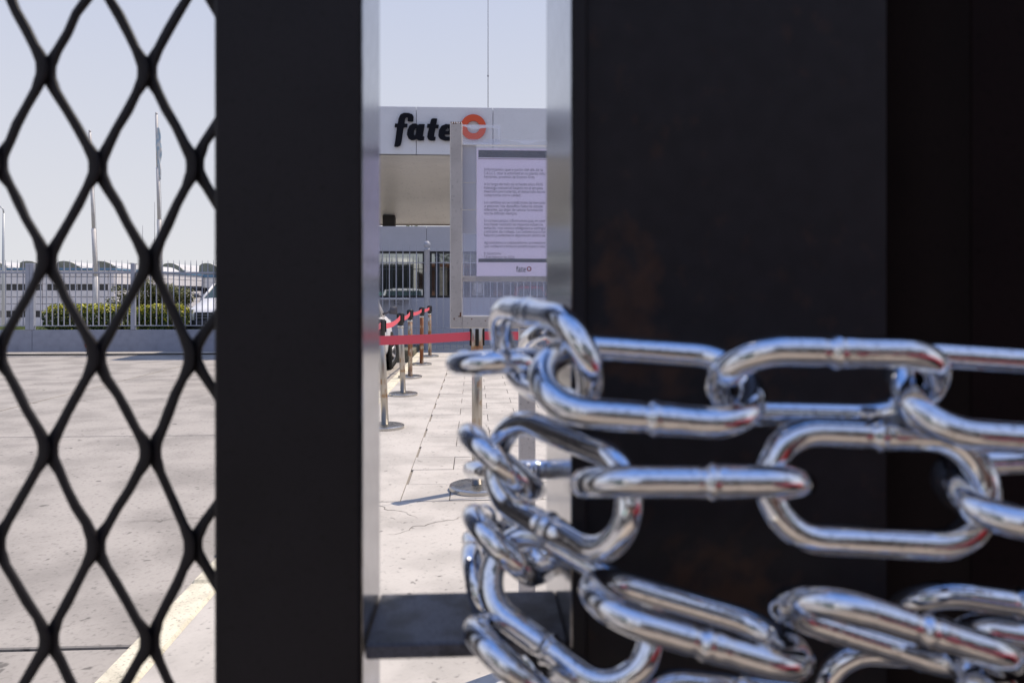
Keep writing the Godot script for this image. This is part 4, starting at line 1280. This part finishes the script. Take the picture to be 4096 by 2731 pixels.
func build_factory() -> void:
	var t := thing("factory_hall", "long pale panelled factory hall with strip windows and vaulted roof lights", "building", Vector3(-36, -1.3, -60))
	var o := t.position
	var wm := grained("pale_cladding", lin(0.70, 0.68, 0.70), 0.6, 0.8, 0.97, 0.15, 0.9, 271)
	var gm := mat("strip_glass", lin(0.018, 0.02, 0.028), 0.15)
	var fmm := mat("window_frame_grey", lin(0.35, 0.35, 0.38), 0.5)
	var blue := mat("blue_eaves", lin(0.10, 0.20, 0.32), 0.5)
	bx("core", Vector3(-60, -1.3, -85) - o, Vector3(-26.75, 2.9, -55.12) - o, mat("seam_grey", lin(0.25, 0.24, 0.25), 0.8), t)
	bx("eaves", Vector3(-60, 2.9, -55.4) - o, Vector3(-26.55, 3.06, -54.9) - o, blue, t)
	bx("eaves", Vector3(-27.0, 2.9, -72.4) - o, Vector3(-26.55, 3.06, -55.41) - o, blue, t)
	# courses of cladding panels between the window strips
	var ys := [-1.25, -0.56, -0.10, 0.42, 0.92, 1.42, 1.86, 2.42, 2.895]
	for i in 8:
		if i == 1 or i == 5:
			continue
		var x := -60.0
		while x < -26.8:
			var xe := minf(x + 4.7, -26.66)
			bx("cladding_panel", Vector3(x + 0.02, ys[i] + 0.02, -55.11) - o, Vector3(xe - 0.02, ys[i + 1] - 0.02, -55.0) - o, wm, t, 0.01)
			x += 4.7
	for r in [[-0.56, -0.10], [1.42, 1.86]]:
		var x := -60.0
		while x < -26.8:
			var xe := minf(x + 4.7, -26.66)
			bx("window_pier", Vector3(x, r[0], -55.11) - o, Vector3(x + 0.25, r[1], -55.02) - o, wm, t)
			for k in 4:
				var a := x + 0.25 + (xe - x - 0.25) * k / 4.0
				var b := x + 0.25 + (xe - x - 0.25) * (k + 1) / 4.0
				var wd := bx("window", Vector3(a + 0.02, r[0] + 0.01, -55.11) - o, Vector3(b - 0.02, r[1] - 0.01, -55.08) - o, gm, t)
				bx("frame", Vector3(b - 0.02, r[0], -55.11) - o, Vector3(b + 0.02, r[1], -55.04) - o, fmm, wd)
			x += 4.7
	# sunlit end wall
	for i in 8:
		if i == 5:
			bx("window", Vector3(-26.74, ys[i], -72.5) - o, Vector3(-26.70, ys[i + 1], -55.6) - o, gm, t)
			continue
		for k in 4:
			bx("end_panel", Vector3(-26.74, ys[i] + 0.02, -55.1 - (k + 1) * 4.35) - o, Vector3(-26.64, ys[i + 1] - 0.02, -55.12 - k * 4.35) - o, wm, t, 0.01)
	# north-light vaults: upright glazed edge, long curve falling away
	var vm := grained("olive_roof", lin(0.27, 0.27, 0.21), 0.85, 0.6, 0.85, 0.2, 0.85, 281)
	for k in range(-4, 7):
		var near := k < 3
		var x0 := -34.05 + k * 2.66 if near else -34.69 + (k - 3) * 3.62
		var fx := 1.0 if near else 1.36
		var fy := 1.0 if near else 1.95
		var zf := -56.0 if near else -73.5
		var poly := PackedVector2Array()
		for q in [[0.0, 0.0], [0.04, 0.48], [0.22, 0.58], [0.5, 0.62], [0.85, 0.59], [1.2, 0.47], [1.6, 0.24], [1.95, 0.0]]:
			poly.append(Vector2(x0 + q[0] * fx, 3.0 + q[1] * fy))
		var st := sb()
		prism(st, poly, zf, zf - 0.15, Transform3D(Basis(), -o))
		var v := obj("roof_gable", st, vm, t)
		var sh := sb()
		for j in range(1, poly.size() - 1):
			quad(sh, Vector3(poly[j].x, poly[j].y - 0.02, zf - 0.15) - o, Vector3(poly[j + 1].x, poly[j + 1].y - 0.02, zf - 0.15) - o, Vector3(poly[j + 1].x, poly[j + 1].y - 0.02, zf - 12.0) - o, Vector3(poly[j].x, poly[j].y - 0.02, zf - 12.0) - o)
		obj("roof_shell", sh, mat("shell_white", lin(0.55, 0.55, 0.55), 0.7), v)
		var rb := sb(true)
		tube(rb, [Vector3(x0 + 1.5 * fx, 3.0 + 0.27 * fy, zf + 0.1) - o, Vector3(x0 + 2.0 * fx, 3.0 + 0.2 * fy, zf + 0.1) - o, Vector3(x0 + 2.6 * fx, 3.0 + 0.06 * fy, zf + 0.1) - o], 0.025, 6)
		obj("roof_light_rim", rb, mat("rim_white", lin(0.7, 0.7, 0.7), 0.5), v)
	var t2 := thing("factory_annexe", "white factory annexe with blue eaves seen beyond the pickup", "building", Vector3(-18, -1.3, -78))
	var o2 := t2.position
	bx("core", Vector3(-32, -1.3, -84) - o2, Vector3(-9, 2.75, -72.62) - o2, mats["seam_grey"], t2)
	bx("eaves", Vector3(-32, 2.76, -84) - o2, Vector3(-9, 3.02, -72.35) - o2, blue, t2)
	for q in [[-1.2, 0.52], [0.54, 1.14], [1.74, 2.25], [2.27, 2.75]]:
		var x := -31.0
		while x < -9.5:
			bx("cladding_panel", Vector3(x + 0.03, q[0], -72.6) - o2, Vector3(x + 4.4, q[1], -72.5) - o2, mat("annexe_white", lin(0.72, 0.73, 0.76), 0.55), t2, 0.01)
			x += 4.43
	var wx := -31.0
	while wx < -9.5:
		bx("window", Vector3(wx + 0.1, 1.16, -72.6) - o2, Vector3(wx + 2.15, 1.72, -72.56) - o2, gm, t2)
		bx("window", Vector3(wx + 2.3, 1.16, -72.6) - o2, Vector3(wx + 4.4, 1.72, -72.56) - o2, gm, t2)
		wx += 4.43
	for q in [[Vector3(-4.0, -1.3, -44), 6.6, 2.6, "closest to the dark column"], [Vector3(0.4, -1.3, -46), 6.9, 2.8, "the tallest, below the radio mast"], [Vector3(4.5, -1.3, -45), 6.7, 2.6, "beside the tallest one"]]:
		tree("yard_tree", "round green tree beyond the entrance canopy, " + q[3], q[0], q[1], q[2], 0.10, 9000, [Color(0.09, 0.13, 0.03), Color(0.13, 0.17, 0.045), Color(0.06, 0.09, 0.025)], "trees beyond the canopy")

# ---------------------------------------------------------------- the street behind the camera, mirrored in glass and steel
func build_street() -> void:
	var t := thing("parked_bus", "white bus with dark windscreen waiting in the street outside the gate", "bus", Vector3(-4.4, -0.12, 9.2))
	var wp := mat("bus_white", lin(0.74, 0.74, 0.72), 0.35)
	var st := sb(true)
	var rings := []
	for s in [[-4.5, 0.35, 2.9, 0.85], [-4.3, 0.3, 3.2, 1.0], [4.3, 0.3, 3.2, 1.0], [4.5, 0.35, 2.9, 0.85]]:
		var w: float = 1.25 * s[3]
		rings.append([Vector3(-w * 0.97, s[1], s[0]), Vector3(-w, 1.0, s[0]), Vector3(-w * 0.97, s[2] - 0.35, s[0]), Vector3(-w * 0.75, s[2], s[0]), Vector3(w * 0.75, s[2], s[0]), Vector3(w * 0.97, s[2] - 0.35, s[0]), Vector3(w, 1.0, s[0]), Vector3(w * 0.97, s[1], s[0])])
	loft(st, rings)
	obj("body", st, wp, t)
	bx("windscreen", Vector3(-1.12, 1.38, -4.56), Vector3(1.12, 2.86, -4.4), mat("bus_glass", lin(0.012, 0.014, 0.018), 0.08), t, 0.05)
	bx("green_band", Vector3(-1.12, 1.14, -4.56), Vector3(1.12, 1.36, -4.4), mat("bus_green", lin(0.05, 0.42, 0.30), 0.4), t, 0.03)
	bx("bumper", Vector3(-1.1, 0.3, -4.6), Vector3(1.1, 0.62, -4.35), mat("bumper_plastic", lin(0.022, 0.023, 0.028), 0.5), t, 0.05)
	for sx in [-1.0, 1.0]:
		bx("headlight", Vector3(minf(sx * 0.7, sx * 1.0), 0.7, -4.57), Vector3(maxf(sx * 0.7, sx * 1.0), 0.9, -4.4), mats["lamp_lens"], t, 0.03)
		for k in 5:
			var z := -3.6 + k * 1.5
			bx("window", Vector3(sx * 1.235 - 0.02, 1.55, z), Vector3(sx * 1.235 + 0.02, 2.5, z + 1.35), mats["bus_glass"], t)
		for z in [-2.9, 2.7]:
			wheel(t, Vector3(sx * 1.1, 0.48, z), 0.48, 0.28, sx)
	var greens := [Color(0.05, 0.075, 0.02), Color(0.075, 0.10, 0.03), Color(0.035, 0.055, 0.016)]
	for q in [[-13.0, 9.0, "at the row end past the bus"], [-9.0, 10.6, "next to the bus on its far side"], [0.6, 12.6, "between the bus and the house door"], [4.4, 10.8, "in front of the house door"], [8.2, 11.5, "in front of the last house window"], [12.2, 9.5, "past the end of the house"]]:
		tree("street_tree", "leafy tree across the street, " + q[2], Vector3(q[0], -0.14, q[1]), rng.randf_range(6.6, 8.2), 3.1, 0.11, 9000, greens, "street trees outside the gate")
	var w := thing("street_house", "low brick red house across the street from the gate", "house", Vector3(4, -0.12, 18))
	bx("wall", Vector3(-16, -0.05, 0), Vector3(14, 3.2, 5), grained("brick_pink", lin(0.42, 0.24, 0.18), 0.9, 1.0, 0.8, 0.2, 0.8, 291), w)
	bx("roof", Vector3(-16.4, 3.2, -0.5), Vector3(14.4, 3.45, 5.4), mat("roof_tile", lin(0.28, 0.12, 0.07), 0.9), w)
	for x in [-12.0, -6.0, 1.0, 7.0]:
		bx("window", Vector3(x, 1.0, -0.03), Vector3(x + 1.6, 2.2, 0.06), mats["strip_glass"], w)
	bx("door", Vector3(4.2, -0.04, -0.04), Vector3(5.2, 2.1, 0.05), mat("door_white", lin(0.6, 0.6, 0.58), 0.6), w)

# ---------------------------------------------------------------- scene
func _ready() -> void:
	rng.seed = 20260218
	# camera: level, 1.17 m up, turned a little to the right, lens shifted down; small aperture focused on the notice
	var cam := Camera3D.new()
	var at := CameraAttributesPhysical.new()
	at.frustum_focal_length = 25.5
	at.exposure_aperture = 12.0
	at.frustum_focus_distance = 4.2
	cam.attributes = at
	cam.projection = Camera3D.PROJECTION_FRUSTUM
	cam.near = 0.05
	cam.far = 900.0
	cam.size = 0.05 * 2731.0 / 2900.0
	cam.frustum_offset = Vector2(0, -0.05 * 191.5 / 2900.0)
	cam.position = Vector3(0, 1.172, 0)
	cam.rotation.y = deg_to_rad(-2.9215)
	cam.name = "camera"
	add_child(cam)
	cam.make_current()
	var env := Environment.new()
	env.background_mode = Environment.BG_SKY
	var sky := Sky.new()
	var sm := ProceduralSkyMaterial.new()
	sm.sky_top_color = lin(0.12, 0.26, 0.66)
	sm.sky_horizon_color = lin(0.64, 0.64, 0.655)
	sm.sky_curve = 0.77
	sm.ground_bottom_color = lin(0.30, 0.27, 0.23)
	sm.ground_horizon_color = lin(0.6, 0.6, 0.6)
	sm.sun_angle_max = 1.0
	sky.sky_material = sm
	env.sky = sky
	env.tonemap_mode = Environment.TONE_MAPPER_LINEAR
	env.tonemap_exposure = 1.2
	env.sdfgi_enabled = true
	env.ssao_enabled = true
	env.ssil_enabled = true
	var we := WorldEnvironment.new()
	we.name = "surroundings"
	we.environment = env
	add_child(we)
	var sun := DirectionalLight3D.new()
	sun.name = "sun"
	sun.light_color = Color(1.0, 0.94, 0.86)
	sun.light_energy = 1.2
	sun.light_angular_distance = 0.5
	sun.shadow_enabled = true
	sun.look_at_from_position(Vector3.ZERO, Vector3(-0.455, -1.0, 0.284), Vector3.UP)
	add_child(sun)

	build_ground()
	build_canopy()
	build_booth()
	build_factory()
	build_railings()
	build_sliding_gate()
	build_planting()
	build_poles()
	build_stanchions()
	build_notice()
	build_cars()
	build_street()
	build_column()
	build_mesh_leaf()
	build_chain()
